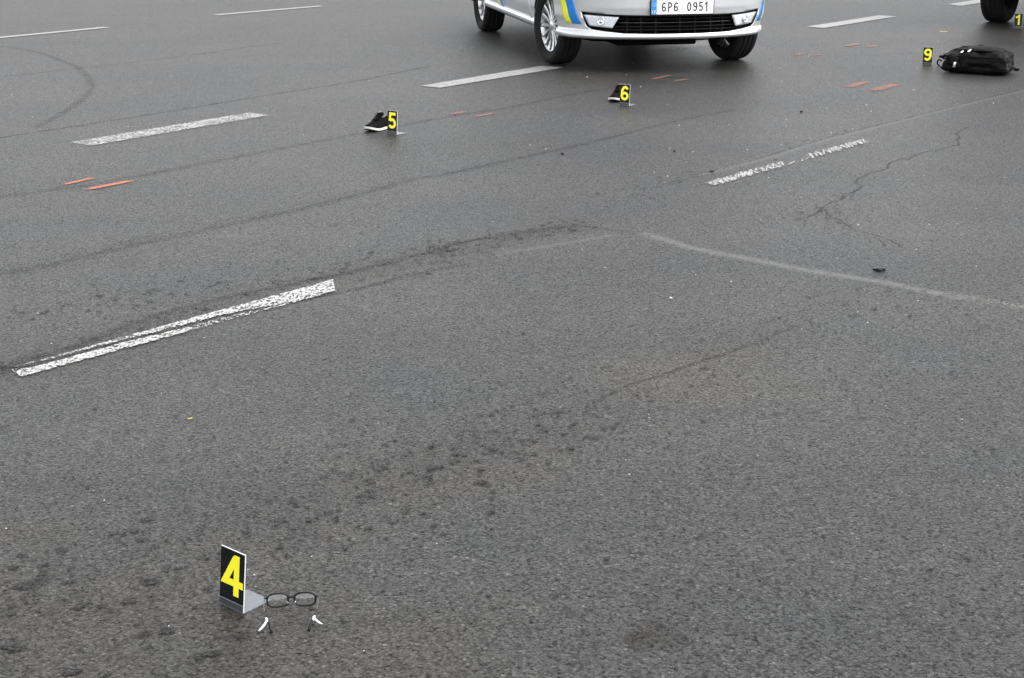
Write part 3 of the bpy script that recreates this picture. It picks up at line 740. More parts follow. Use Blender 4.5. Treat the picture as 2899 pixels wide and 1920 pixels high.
def wheel_meshes(rt, wt, rr, spokes, m_rim, ns=14):
    """shared meshes of one wheel, axle along Y, outer face towards -Y"""
    hw = wt / 2; d = rt - rr
    prof = [(rr - .012, -hw * .80), (rr + .004, -hw * .84), (rr + d * .25, -hw * .97), (rr + d * .55, -hw * 1.02), (rr + d * .82, -hw * .95), (rt - .006, -hw * .82), (rt, -hw * .62)]
    for g in (-.42, 0.0, .42): prof += [(rt, hw * (g - .05)), (rt - .007, hw * (g - .045)), (rt - .007, hw * (g + .045)), (rt, hw * (g + .05))]
    prof += [(r, -a) for r, a in prof[6::-1]] + [(rr - .012, -hw * .80)]
    V, Fc = lathe(prof, 64); t = mesh_obj('tyre', V, Fc, M_TYRE, None, True); tyre = t.data
    o_ = -hw * .74
    prof = [(rr - .002, hw * .8), (rr - .020, hw * .7), (rr - .026, 0), (rr - .024, o_ + .022), (rr - .010, o_ + .004), (rr + .004, o_ - .006), (rr + .007, o_ - .002), (rr + .005, o_ + .006), (rr - .002, hw * .8)]
    V, Fc = lathe(prof, 56); r_ = mesh_obj('rim', V, Fc, m_rim, None, True); rim = r_.data
    V, Fc = lathe([(.0, o_ + .010), (.022, o_ + .008), (.034, o_ + .014), (.052, o_ + .020), (.060, o_ + .045), (.0, o_ + .05)], 32)
    h_ = mesh_obj('hub_cap', V, Fc, m_rim, None, True); hub = h_.data
    V, Fc = lathe([(.0, o_ + .062), (rr - .035, o_ + .062), (rr - .035, o_ + .075), (.0, o_ + .075)], 40)
    b_ = mesh_obj('brake_disc', V, Fc, M_GREYMETAL if spokes else M_DARKRIM, None, True); disc = b_.data
    sp = []
    r0, r1 = .040, rr - .006
    V = []
    for i in range(5):
        q = i / 4; r = r0 + (r1 - r0) * q; wd = .0075 + .0125 * q; a = o_ + .014 + .012 * math.sin(q * math.pi) - .010 * q
        for sx, da in ((-1, .006), (-.55, 0), (.55, 0), (1, .006), (.7, .024), (-.7, .024)): V.append((sx * wd, a + da, r))
    Fc = [(i * 6 + k, i * 6 + (k + 1) % 6, (i + 1) * 6 + (k + 1) % 6, (i + 1) * 6 + k) for i in range(4) for k in range(6)] + [tuple(range(6))[::-1], tuple(24 + k for k in range(6))]
    s_ = mesh_obj('spoke', V, Fc, m_rim); spoke = s_.data
    for o in (t, r_, h_, b_, s_): bpy.data.objects.remove(o)
    return dict(tyre=tyre, rim=rim, hub_cap=hub, brake_disc=disc, spoke=spoke if spokes else None, ns=ns)
def add_wheel(car, wm, x, y, z, right, steer=0.0):
    w_ = empty('wheel', (x, y, z), parent=car, rot=(0, random.uniform(0, .5), (0 if right else math.pi) + steer))
    for k in ('tyre', 'rim', 'hub_cap', 'brake_disc'): link_mesh(k, wm[k], w_)
    if wm['spoke']:
        for i in range(wm['ns']):
            s_ = link_mesh('spoke', wm['spoke'], w_); s_.rotation_euler = (0, 2 * math.pi * i / wm['ns'], 0)
    return w_
def split_faces(o, name, test, parent, mats):
    """move the faces that pass test(center, normal) into a part of their own"""
    bm = bmesh.new(); bm.from_mesh(o.data)
    sel = [f for f in bm.faces if test(f.calc_center_median(), f.normal)]
    bm2 = bm.copy(); bm2.faces.ensure_lookup_table(); bm.faces.ensure_lookup_table()
    keep = set(f.index for f in sel)
    bmesh.ops.delete(bm2, geom=[f for f in bm2.faces if f.index not in keep], context='FACES')
    bmesh.ops.delete(bm, geom=[f for f in bm.faces if f.index in keep], context='FACES')
    bm.to_mesh(o.data); bm.free()
    me = bpy.data.meshes.new(name); bm2.to_mesh(me); bm2.free()
    for m in mats: me.materials.append(m)
    return link_mesh(name, me, parent)

# ---- silver police estate/hatchback
YAW = .23532; CARX, CARY = 1.1268, 14.0405; WB = 2.686
car = empty('police_car', (CARX, CARY, 0), math.atan2(-math.cos(YAW), math.sin(YAW)))
tag(car, 'silver police car with blue and yellow stripes and white number plate', 'car')
ROWS = [(.215, .46, -3.55, .74, .46, .40), (.246, .58, -3.66, .80, .50, .42), (.266, .77, -3.74, .862, .55, .45), (.281, .850, -3.77, .882, .56, .45), (.296, .856, -3.78, .889, .56, .45),
        (.312, .846, -3.79, .891, .56, .45), (.326, .842, -3.79, .888, .56, .45), (.336, .842, -3.79, .874, .56, .45), (.40, .848, -3.80, .884, .56, .45), (.436, .852, -3.80, .896, .56, .45), (.46, .856, -3.81, .896, .56, .45), (.52, .866, -3.81, .894, .56, .45),
        (.60, .868, -3.81, .904, .56, .45), (.66, .852, -3.80, .907, .55, .45), (.71, .815, -3.79, .907, .54, .45), (.745, .74, -3.78, .905, .52, .45), (.78, .58, -3.77, .900, .48, .45), (.82, .33, -3.77, .895, .44, .45),
        (.87, .02, -3.76, .885, .42, .45), (.93, -.40, -3.74, .868, .40, .45), (.975, -.64, -3.70, .850, .40, .42), (1.02, -.74, -3.63, .828, .40, .40), (1.20, -1.08, -3.30, .745, .40, .40), (1.34, -1.38, -3.02, .680, .42, .40), (1.41, -1.62, -2.82, .628, .45, .40), (1.445, -1.90, -2.60, .52, .40, .35), (1.458, -2.1, -2.45, .36, .25, .2)]
SH = Shell(ROWS)
V, Fc = SH.mesh()
body = mesh_obj('body', V, Fc, None, car, True)
INT = [(-.755, .488), (-.735, .425), (-.712, .372), (-.68, .350), (-.60, .338), (-.44, .322), (-.2, .318), (.2, .318), (.44, .322), (.60, .338), (.68, .350), (.712, .372), (.735, .425), (.755, .488), (.60, .476), (.44, .468), (.2, .465), (-.2, .465), (-.44, .468), (-.60, .476)]
RT = .316
cut = [cyl_cut(ax, s * .58, s * 1.1, RT + .012, .352) for ax in (0, -WB) for s in (-1, 1)]
cut.append(prism(INT, .42, 1.2))
body.parent = None; boolean_cut(body, cut); body.parent = car
# colour the cut faces
bme = body.data; bme.materials.clear()
for m in (M_SILVER, M_BLACKTRIM, M_UNDER): bme.materials.append(m)
for p in bme.polygons:
    c = p.center; mi = 0
    for ax in (0, -WB):
        if math.hypot(c.x - ax, c.z - RT - .012) < .3535 and abs(c.y) < SH.sy(c.x, max(c.z, .26)) - .004 and abs(c.y) > .57: mi = 2
    if .30 < c.z < .50 and abs(c.y) < .77 and .40 < c.x < SH.fx(c.y, c.z) - .004: mi = 1
    if c.z < .255: mi = 2
    p.material_index = mi; p.use_smooth = (mi == 0 and abs(p.normal.z) < .999)
split_faces(body, 'front_bumper', lambda c, n: c.x > .34 and c.z < .60, car, (M_SILVER, M_BLACKTRIM, M_UNDER))
split_faces(body, 'underbody', lambda c, n: c.z < .236 and c.x < .5, car, (M_SILVER, M_BLACKTRIM, M_UNDER))
split_faces(body, 'bonnet', lambda c, n: .70 < c.z < .97 and c.x > -.66 and abs(c.y) < .78 and n.z > .3, car, (M_SILVER, M_BLACKTRIM, M_UNDER))
FRT = lambda p: Vector((1, p.y * .4, .15))
# lower grille: surround, bars, posts, pale strip
def fr(y, z, dx): return (SH.fx(y, z) + dx, y, z)
grille = empty('lower_grille', (0, 0, 0), parent=car)
for z in (.345, .372, .432):
    tube_obj('grille_bar', [fr(-.66 + 1.32 * i / 30, z, -.045) for i in range(31)], .005, M_BLACKTRIM, grille, 6)
for y in (-.40, -.29, -.17, .03, .16, .30, .41):
    b_ = box_bm(-.012, .012, -.006, .006, .322, .464); o = bm_obj('grille_post', b_, M_BLACKTRIM, grille); o.location = (SH.fx(y, .40) - .075, y, 0)
b_ = box_bm(-.004, .004, -.42, .42, .325, .462); o = bm_obj('radiator_core', b_, M_UNDER, grille); o.location = (.66, 0, 0)
tube_obj('grille_strip', [fr(-.47 + .94 * i / 30, .405, -.034) for i in range(31)], .0028, M_GREYMETAL, grille, 6)
patch('grille_surround', lambda u, v: fr(-.72 + 1.44 * u, .452 + .014 * v + .012 * abs(2 * u - 1) ** 2, -.022), M_BLACKTRIM, grille, 30, 2, .002, .01, FRT)
# fog lamps
for s in (-1, 1):
    fl = empty('fog_lamp', (0, 0, 0), parent=car)
    def fpt(u, v, s=s):
        yi = .525 - .045 * v; yo = .690 + .045 * v
        y = yi + (yo - yi) * u; z = .362 + .014 * u + (.086) * v; return (SH.fx(y, z) - .016, s * y, z)
    patch('reflector', fpt, M_CHROME, fl, 10, 6, .0, .012, FRT)
    c0 = Vector(fpt(.52, .5)); n_ = Vector((.86, s * .5, .1)).normalized()
    q_ = n_.to_track_quat('Z', 'Y').to_matrix().to_4x4(); q_.translation = c0 + n_ * .004
    V, Fc = lathe([(.030, 0), (.030, .005), (.026, .005), (.022, .001), (.015, .0005), (.009, .006), (0, .008)], 28)
    V = [(x, -z, y) for x, y, z in V]
    mesh_obj('lamp_ring', place(V, q_), Fc, M_STEEL, fl, True)
    patch('cover', lambda u, v: tuple(Vector(fpt(u, v)) + n_ * .017), M_LAMPGLASS, fl, 8, 5, .0, .002, FRT)
# livery stripes round the front corner and on the doors
for s in (-1, 1):
    SID = (0.35, s, 0)
    def st(x0, x1, x2, x3, z0=.386, z1=.76, s=s):
        def f(u, v):
            z = z0 + (z1 - z0) * v; a = x0 + (x2 - x0) * (z - .388) / .18; b = x1 + (x3 - x1) * (z - .388) / .18
            x = a + (b - a) * u; return (x, s * SH.sy(x, z), z)
        return f
    patch('yellow_stripe', st(.503, .556, .452, .520), M_YELLOW, car, 5, 14, .0022, .004, SID)
    patch('blue_stripe', st(.560, .628, .524, .594), M_BLUE, car, 5, 14, .0022, .004, SID)
    # doors, sill, glass
    def rect(x0, x1, z0, z1, sl=0, s=s): return lambda u, v: (x0 + (x1 - x0) * u + sl * v, s * SH.sy(x0 + (x1 - x0) * u, z0 + (z1 - z0) * v), z0 + (z1 - z0) * v)
    SD = (0, s, 0)
    fd = patch('front_door', rect(-.46, -1.52, .336, .975), M_SILVER, car, 12, 22, .004, .006, SD)
    def rdoor(u, v, s=s):
        z = .336 + .639 * v; xe = -2.46; dz = z - RT - .012
        if abs(dz) < .395: xe = max(xe, -WB + math.sqrt(.395 ** 2 - dz * dz))
        x = -1.535 + (xe + 1.535) * u; return (x, s * SH.sy(x, z), z)
    rd = patch('rear_door', rdoor, M_SILVER, car, 12, 22, .004, .006, SD)
    for dd, xh in ((fd, -1.36), (rd, -2.22)):
        b_ = box_bm(-.10, .10, -.014, .014, -.014, .014, .008); o = bm_obj('door_handle', b_, M_SILVER, dd, True); o.location = (xh, s * (SH.sy(xh, .86) + .018), .86)
    patch('yellow_stripe', lambda u, v, s=s: (-1.69 - .075 * u - .14 * v, s * SH.sy(-1.7, .339 + .30 * v), .339 + .30 * v), M_YELLOW, car, 4, 8, .0062, .004, SD)
    patch('blue_stripe', lambda u, v, s=s: (-1.56 - .11 * u - .14 * v, s * SH.sy(-1.6, .339 + .30 * v), .339 + .30 * v), M_BLUE, car, 4, 8, .0062, .004, SD)
    patch('yellow_stripe', rect(-.60, -2.2, .66, .74), M_YELLOW, car, 12, 4, .0062, .004, SD)
    patch('blue_stripe', rect(-.60, -2.2, .745, .83), M_BLUE, car, 12, 4, .0062, .004, SD)
    patch('side_window', lambda u, v, s=s: ((-.98 - .40 * v) + (-.62 + .40 * v) * u, s * SH.sy(-1.5, 1.0 + .34 * v), 1.0 + .34 * v), M_GLASS_DARK, car, 8, 8, .004, .006, SD)
    patch('side_window', lambda u, v, s=s: (-1.66 + (-.98 + .40 * v) * u, s * SH.sy(-2.0, 1.0 + .34 * v), 1.0 + .34 * v), M_GLASS_DARK, car, 8, 8, .004, .006, SD)
    hl = patch('headlight', lambda u, v, s=s: fr(s * (.50 + .34 * u), .625 + .03 * u + (.075 + .02 * u) * v, 0), M_CHROME, car, 10, 5, .003, .006, FRT)
    patch('cover', lambda u, v, s=s: fr(s * (.50 + .34 * u), .625 + .03 * u + (.075 + .02 * u) * v, .012), M_LAMPGLASS, hl, 8, 4, .0, .002, FRT)
    patch('tail_light', lambda u, v, s=s: (SH.rx(s * (.55 + .28 * u), .74 + .16 * v), s * (.55 + .28 * u), .74 + .16 * v), M_LAMPRED, car, 6, 5, .004, .006, (-1, 0, 0))
    b_ = box_bm(-.06, .06, -.11, .11, -.07, .07, .035, 3); o = bm_obj('wing_mirror', b_, M_SILVER, car, True); o.location = (-.72, s * .98, 1.0)
patch('windscreen', lambda u, v: fr((-.66 + 1.32 * u) * (1 - .16 * v), 1.0 + .37 * v, 0), M_GLASS_DARK, car, 14, 10, .004, .006, (1, 0, .5))
patch('rear_window', lambda u, v: (SH.rx((-.60 + 1.2 * u) * (1 - .12 * v), 1.04 + .30 * v), (-.60 + 1.2 * u) * (1 - .12 * v), 1.04 + .30 * v), M_GLASS_DARK, car, 12, 8, .004, .006, (-1, 0, .5))
patch('radiator_grille', lambda u, v: fr(-.40 + .80 * u, .622 + .085 * v, 0), M_BLACKTRIM, car, 12, 4, .004, .006, FRT)
b_ = box_bm(-.12, .12, -.50, .50, 1.46, 1.55, .03, 3); o = bm_obj('light_bar', b_, M_BLUE, car, True); o.location = (-1.95, 0, .0)
# number plate
np_e = empty('number_plate', (.874, .016, .532), parent=car)
bm_obj('plate_frame', box_bm(-.012, .002, -.268, .268, -.070, .063, .003), M_BLACKTRIM, np_e)
bm_obj('plate_sheet', box_bm(.0021, .0042, -.260, .260, -.055, .055), M_PLATE, np_e)
bm_obj('euro_band', box_bm(.0043, .0049, -.259, -.216, -.054, .054), M_PLATEBLUE, np_e)
MP = Matrix(((0, 0, 1, 0), (1, 0, 0, 0), (0, 1, 0, 0), (0, 0, 0, 1)))      # glyph x -> car y, glyph y -> z, lift -> x
for ch, u in zip('6P60951', (535, 668, 805, 1100, 1235, 1365, 1490)):
    V, Fc = glyph_geo(ch, .077, .0385, .0098, .0052)
    M4 = Matrix.Translation((0, -.26 + (u - 310) * .000374, -.037)) @ MP
    mesh_obj('plate_character', place(V, M4), Fc, M_INK, np_e)
for ch, u in (('C', -.253), ('Z', -.237)):
    V, Fc = glyph_geo(ch, .022, .012, .0034, .0055); mesh_obj('country_letter', place(V, Matrix.Translation((0, u, -.045)) @ MP), Fc, M_PLATE, np_e)
sv, sf = [], []
for k in range(12):
    an = 2 * math.pi * k / 12; cy_, cz_ = -.2375 + .0135 * math.cos(an), .022 + .0135 * math.sin(an); b0 = len(sv)
    sv += [(.0056, cy_ + .0022 * math.cos(t * math.pi / 3), cz_ + .0022 * math.sin(t * math.pi / 3)) for t in range(6)]; sf.append(tuple(range(b0, b0 + 6)))
mesh_obj('star_ring', sv, sf, M_YELLOW, np_e)
WM = wheel_meshes(RT, .205, .226, True, M_ALLOY, 15)
for ax, tr in ((0, .775), (-WB, .762)):
    for s in (-1, 1): add_wheel(car, WM, ax, s * tr, RT, s < 0, .13 if ax == 0 else 0)
# axle, exhaust and sump below
tube_obj('rear_axle', [(-WB, -.62, .30), (-WB - .05, 0, .26), (-WB, .62, .30)], .035, M_UNDER, car)
bm_obj('sump_guard', box_bm(-.25, .45, -.40, .30, .185, .23, .02), M_UNDER, car, True)

# ---- dark off-roader at the frame edge, seen from behind
WX, WY = gp(2827, 64)
H2 = R(33); RT2 = .35
fw2 = Vector((math.sin(H2), math.cos(H2), 0)); rt2 = Vector((math.cos(H2), -math.sin(H2), 0))
o2 = Vector((WX, WY, 0)) + rt2 * .715 + fw2 * .08
car2 = empty('parked_vehicle', tuple(o2), math.atan2(fw2.y, fw2.x))       # origin at rear axle, X forward
tag(car2, 'black vehicle with dark tyre standing beside the numeral one marker', 'car')
SH2 = Shell([(.36, 3.20, -.66, .80, .5, .30), (.40, 3.35, -.78, .86, .5, .32), (.46, 3.42, -.86, .89, .5, .32), (.60, 3.46, -.88, .92, .5, .32), (.85, 3.42, -.86, .92, .5, .32), (.98, 3.1, -.85, .91, .45, .30), (1.08, 2.0, -.84, .90, .45, .30), (1.12, 1.6, -.82, .88, .4, .30), (1.40, 1.2, -.74, .80, .4, .28), (1.62, .8, -.66, .70, .4, .25), (1.68, .6, -.5, .58, .4, .25)], step=.04)
V, Fc = SH2.mesh(14, 40); b2 = mesh_obj('body', V, Fc, None, None, True)
boolean_cut(b2, [cyl_cut(ax, s * .50, s * 1.2, RT2 + .02, .40) for ax in (0, 2.62) for s in (-1, 1)]); b2.parent = car2
b2.data.materials.clear(); b2.data.materials.append(M_BLACKPAINT); b2.data.materials.append(M_UNDER)
for p in b2.data.polygons:
    c = p.center; p.use_smooth = abs(p.normal.z) < .99
    if c.z < .41 or any(math.hypot(c.x - ax, c.z - RT2 - .02) < .402 and abs(c.y) < .88 for ax in (0, 2.62)): p.material_index = 1
WM2 = wheel_meshes(RT2, .245, .215, True, M_DARKRIM, 8)
for ax in (0, 2.62):
    for s in (-1, 1): add_wheel(car2, WM2, ax, s * .745, RT2, s < 0)
tube_obj('rear_axle', [(0, -.66, .34), (0, -.1, .31), (0, .1, .31), (0, .66, .34)], .05, M_UNDER, car2)
bm_obj('differential', box_bm(-.16, .16, -.16, .16, .20, .42, .06, 3), M_UNDER, car2, True)
tube_obj('exhaust_silencer', [(-.62, .20, .31), (-.50, .22, .31), (-.50, -.05, .31), (-.50, -.35, .31)], .085, M_UNDER, car2, 10)
for s in (-1, 1):
    patch('tail_light', lambda u, v, s=s: (SH2.rx(s * (.62 + .2 * u), .85 + .3 * v), s * (.62 + .2 * u), .85 + .3 * v), M_LAMPRED, car2, 5, 6, .004, .006, (-1, 0, 0))
    patch('side_window', lambda u, v, s=s: (1.1 - 1.5 * u - .2 * v, s * SH2.sy(.3, 1.16 + .36 * v), 1.16 + .36 * v), M_GLASS_DARK, car2, 8, 6, .004, .006, (0, s, 0))
patch('rear_window', lambda u, v: (SH2.rx(-.6 + 1.2 * u, 1.18 + .34 * v), -.6 + 1.2 * u, 1.18 + .34 * v), M_GLASS_DARK, car2, 8, 6, .004, .006, (-1, 0, .3))
patch('rear_bumper', lambda u, v: (SH2.rx(-.84 + 1.68 * u, .48 + .16 * v), -.84 + 1.68 * u, .48 + .16 * v), M_BLACKTRIM, car2, 16, 4, .03, .006, (-1, 0, 0))

# ------------------------------------------------------------------ evidence markers
def evidence_marker(ch, x, y, a, lean, label):
    e = empty('evidence_marker', (x, y, .0008), -R(a)); tag(e, label, 'marker', 'numbered evidence markers')
    W, H, DP, T = .080, .147, .090, .0028
    Lm = Matrix.Translation((0, 0, T)) @ Matrix.Rotation(R(-lean), 4, 'X')
    def part(nm, bm, mt, M=Lm):
        bmesh.ops.transform(bm, matrix=M, verts=bm.verts); return bm_obj(nm, bm, mt, e)
    part('panel', box_bm(-W / 2, W / 2, 0, T, 0, H, .0004, 1), M_MARK_WHITE)
    part('black_face', box_bm(-W / 2 + .0005, W / 2 - .0015, -.0004, -.0001, .0175, H - .0012), M_MARK_BLACK)
    part('fold_strip', box_bm(-W / 2 + .0005, W / 2 - .0015, -.0006, -.0001, .0008, .0165), M_MARK_STRIP)
    bm_obj('base', box_bm(-W / 2, W / 2, .0005, DP, 0, T, .0004, 1), M_MARK_BASE, e)
    V, Fc = glyph_geo(ch, .103, .068, .0175, 0)
    MG = Lm @ Matrix.Translation((-.0345, -.0006, .0335)) @ Matrix.Rotation(R(90), 4, 'X')
    n_ = mesh_obj('numeral', place(V, MG), [f for f in Fc], M_MARK_YELLOW, e)
    return e
m4 = evidence_marker('4', -.6535, 3.470, 37, 2.5, 'black evidence marker with yellow numeral 4 beside the spectacles')
m4.rotation_euler[1] = R(3.5); m4.location.z += .0002
evidence_marker('5', -.760, 10.180, 36, 3, 'black evidence marker with yellow numeral 5 in front of a shoe')
evidence_marker('6', .782, 11.447, 33, 3, 'black evidence marker with yellow numeral 6 hiding most of a shoe')
evidence_marker('9', 3.492, 13.835, 17, 3, 'black evidence marker with yellow numeral 9 beside the black bag')
mx, my = gp(2881, 81); evidence_marker('1', mx, my, 20, 3, 'black evidence marker with yellow numeral 1 by the dark tyre')

# ------------------------------------------------------------------ shoes
def shoe(toe, ang, label, roll=0.0):
    hd = np.array((math.cos(R(ang)), math.sin(R(ang)))); c = np.array(toe) - hd * .14
    e = empty('shoe', (c[0], c[1], .0008), rot=(roll, 0, R(ang))); e.scale = (1.0, 1.04, .88); tag(e, label, 'shoe', 'scattered black shoes')
    xk = np.array([-.141, -.134, -.115, -.06, 0, .05, .085, .112, .130, .139, .142])
    wk = np.array([.016, .027, .034, .035, .035, .042, .0445, .040, .029, .016, .006])
    xs_ = np.concatenate([np.linspace(-.141, -.12, 6), np.linspace(-.11, .11, 28), np.linspace(.114, .142, 9)])
    wf = lambda x: float(np.interp(x, xk, wk))
    zb = lambda x: max(0, (x - .05) / .09) ** 2 * .020 + max(0, (-.11 - x) / .03) ** 2 * .004
    TH = .021
    # midsole, outsole
    def slab(nm, t0, t1, gw, mat):
        V, Fc = [], []
        for x in xs_:
            w_ = wf(x) + gw; z = zb(x)
            V += [(x, -w_, z + t0), (x, w_, z + t0), (x, w_ * 1.0, z + t1), (x, -w_ * 1.0, z + t1)]
        for i in range(len(xs_) - 1):
            for k in range(4): Fc.append((i * 4 + k, i * 4 + (k + 1) % 4, (i + 1) * 4 + (k + 1) % 4, (i + 1) * 4 + k))
        n = len(xs_) - 1; Fc += [(3, 2, 1, 0), (n * 4, n * 4 + 1, n * 4 + 2, n * 4 + 3)]
        b = bmesh.new(); bv = [b.verts.new(v) for v in V]
        for f in Fc: b.faces.new([bv[i] for i in f])
        return bm_obj(nm, b, mat, e, False)
    so = slab('sole', .0055, TH, .0035, M_SOLE); slab('outsole', 0, .0052, .001, M_OUTSOLE)
    # upper
    hk_x = [-.141, -.12, -.08, -.03, .0, .02, .05, .08, .11, .13, .142]; hk = [.088, .092, .078, .080, .093, .096, .080, .066, .054, .044, .030]
    K = 9; V, Fc, opened = [], [], []
    for x in xs_:
        w_ = wf(x) + .001; z0 = zb(x) + TH - .004; h = max(float(np.interp(x, hk_x, hk)) - .004, zb(x) + TH + .012); op = -.135 < x < .012; opened.append(op)
        top_y = w_ * (.62 if op else .03)
        L_ = []
        for k in range(K):
            q = k / (K - 1); t = q * math.pi / 2
            yy = top_y + (w_ - top_y) * math.cos(t) ** .75; zz = z0 + (h - z0) * math.sin(t) ** (1.0 if op else .9); L_.append((yy, zz))
        V += [(x, y_, z_) for y_, z_ in L_] + [(x, -y_, z_) for y_, z_ in L_[::-1]]
    n2 = 2 * K
    for i in range(len(xs_) - 1):
        for k in range(n2 - 1):
            if k == K - 1 and (opened[i] or opened[i + 1]): continue
            Fc.append((i * n2 + k, (i + 1) * n2 + k, (i + 1) * n2 + k + 1, i * n2 + k + 1))
    for k in range(K - 1): Fc.append((k, k + 1, n2 - 2 - k, n2 - 1 - k))
    b = bmesh.new(); bv = [b.verts.new(v) for v in V]
    for f in Fc:
        try: b.faces.new([bv[i] for i in f])
        except ValueError: pass
    up = bm_obj('upper', b, M_SUEDE, e, True)
    md = up.modifiers.new('thick', 'SOLIDIFY'); md.thickness = .004; md.offset = -1
    V = [(x, s * (wf(x) - .004), zb(x) + TH + .002) for x in xs_ for s in (-1, 1)]
    mesh_obj('insole', V, [(2 * i, 2 * i + 1, 2 * i + 3, 2 * i + 2) for i in range(len(xs_) - 1)], M_SUEDE, e)
    # tongue
    b = bmesh.new(); rows = []
    for i in range(8):
        q = i / 7; x = .062 - .068 * q; z = .078 + .048 * q - .004 * math.sin(q * 3.1); hw = .012 + .013 * q - (.006 if i == 7 else 0)
        rows.append([b.verts.new((x - .006 * abs(t) , hw * t, z - .006 * t * t)) for t in (-1, -.5, 0, .5, 1)])
    for r0, r1 in zip(rows[:-1], rows[1:]):
        for k in range(4): b.faces.new((r0[k], r0[k + 1], r1[k + 1], r1[k]))
    tg = bm_obj('tongue', b, M_SUEDE, e, True); md = tg.modifiers.new('thick', 'SOLIDIFY'); md.thickness = .006
    for i in range(5):
        q = i / 4; x = .058 - .052 * q; z = .083 + .034 * q
        tube_obj('lace', [(x, -.024, z - .016), (x + .002, -.015, z - .002), (x + .004, 0, z + .003), (x + .002, .015, z - .002), (x, .024, z - .016)], .0026, M_LACE, e, 6)
    tube_obj('lace_bow', [(.004, 0, .116), (.012, -.02, .118), (.02, -.034, .106), (.014, -.022, .100), (.006, 0, .112), (.012, .02, .118), (.018, .034, .108)], .0022, M_LACE, e, 6)
    V, Fc = lathe([(0, .0), (.0025, .0), (.0045, .0)], 10)
    bm_obj('eyelet', box_bm(-.005, .005, -.005, .005, -.0015, .0015, .001), M_STEEL, e).location = (.004, 0, .127)
    for s in (-1, 1):
        V = []; n = 18; xc, zc = -.062, .052
        for k in range(n):
            an = 2 * math.pi * k / n; V.append((xc + .011 * math.cos(an), s * (.0375 - .10 * max(0, zc + .011 * math.sin(an) - .055)), zc + .011 * math.sin(an)))
        mesh_obj('round_badge', V, [tuple(range(n))], M_SOLE, e)
    return e
shoe((-.922, 10.262), 238, 'black sneaker with white sole and round badge behind marker 5')
shoe((.712, 11.600), 248, 'black sneaker with white sole showing only its toe behind marker 6')

# ------------------------------------------------------------------ black bag
bang = R(60); bc = np.array((3.790, 13.37))
bag = empty('bag', (bc[0], bc[1], .0008), bang); tag(bag, 'black nylon bag with silver buckles lying flat on the asphalt', 'bag')
def soft_box(hx, hy, hz, n=14, p=4.5, seed=0, taper=.10, sag=.012, crown=0.0):
    b = bmesh.new(); bmesh.ops.create_cube(b, size=2.0)
    bmesh.ops.subdivide_edges(b, edges=b.edges[:], cuts=n, use_grid_fill=True)
    for v in b.verts:
        c = v.co; k = (abs(c.x) ** p + abs(c.y) ** p + abs(c.z) ** p) ** (1 / p); c = c / k * 1.0
        z = c.z; t = 1 - taper * max(0, z)
        q = Vector((c.x * hx * t, c.y * hy * t, (z + 1) * hz))
        if z > 0: q.z += crown * z * (1 - c.x ** 2) * (1 - c.y ** 2)
        nz_ = mnoise.noise(Vector((q.x * 9 + seed, q.y * 9, q.z * 9))); n2_ = mnoise.noise(Vector((q.x * 26 + seed, q.y * 18, q.z * 26)))
        q += Vector((c.x, c.y, max(0, c.z))).normalized() * (nz_ * sag + n2_ * sag * .4)
        q.z = max(.001, q.z); v.co = q
    return b
bm_obj('body', soft_box(.172, .270, .084, 22, 5.5, 3, .08, .034, .035), M_FABRIC, bag, True)
pk = bm_obj('front_pocket', soft_box(.120, .180, .014, 12, 4.0, 8, .15, .007, .014), M_FABRIC, bag, True); pk.location = (.012, -.025, .174); pk.rotation_euler = (.0, .0, 0)
def rbox_path(hx, hy, z, r=.05, n=6):
    P = []
    for cx_, cy_, a0 in ((hx - r, hy - r, 0), (-hx + r, hy - r, 90), (-hx + r, -hy + r, 180), (hx - r, -hy + r, 270)):
        P += [(cx_ + r * math.cos(R(a0 + 90 * i / n)), cy_ + r * math.sin(R(a0 + 90 * i / n)), z + .003 * mnoise.noise(Vector((cx_ * 20, cy_ * 20, i)))) for i in range(n + 1)]
    return P
tube_obj('piping', rbox_path(.160, .256, .140, .05), .004, M_FABRIC2, bag, 6, True)
tube_obj('piping', rbox_path(.173, .270, .040, .05), .004, M_FABRIC2, bag, 6, True)
def webbing(nm, path, hw, mat, parent, th=.003):
    P = [Vector(p) for p in smooth_poly(path, 8)]; b = bmesh.new(); rows = []
    for i, p in enumerate(P):
        t = (P[min(i + 1, len(P) - 1)] - P[max(i - 1, 0)]).normalized(); s_ = t.cross(Vector((0, 0, 1)))
        s_ = s_.normalized() if s_.length > .05 else Vector((0, 1, 0))
        rows.append([b.verts.new(p + s_ * hw), b.verts.new(p - s_ * hw)])
    for a, c in zip(rows[:-1], rows[1:]): b.faces.new((a[0], a[1], c[1], c[0]))
    o = bm_obj(nm, b, mat, parent, True); md = o.modifiers.new('thick', 'SOLIDIFY'); md.thickness = th; return o
def bag_local(px, py, z):
    g = np.array(gp(2560 + px * .153, py * .153, z + .0008)) - bc; c, s = math.cos(-bang), math.sin(-bang)
    return (g[0] * c - g[1] * s, g[0] * s + g[1] * c, z)
webbing('strap', [(-.180, .10, .02), (-.178, .10, .10), (-.150, .10, .155), (-.08, .10, .188), (.02, .10, .208)], .014, M_FABRIC2, bag)
webbing('strap', [bag_local(1850, 1230, .05), bag_local(1900, 1240, .03), bag_local(1960, 1245, .012), bag_local(2040, 1272, .006), bag_local(2100, 1292, .008)], .007, M_FABRIC2, bag)
tube_obj('strap_end', [bag_local(2040, 1278, .010), bag_local(2075, 1290, .012), bag_local(2112, 1284, .012)], .009, M_FABRIC2, bag, 8)
tube_obj('handle', [(-.05, .262, .10), (-.06, .295, .12), (-.02, .312, .11), (.03, .312, .105), (.06, .29, .11), (.05, .262, .10)], .009, M_FABRIC2, bag, 8)
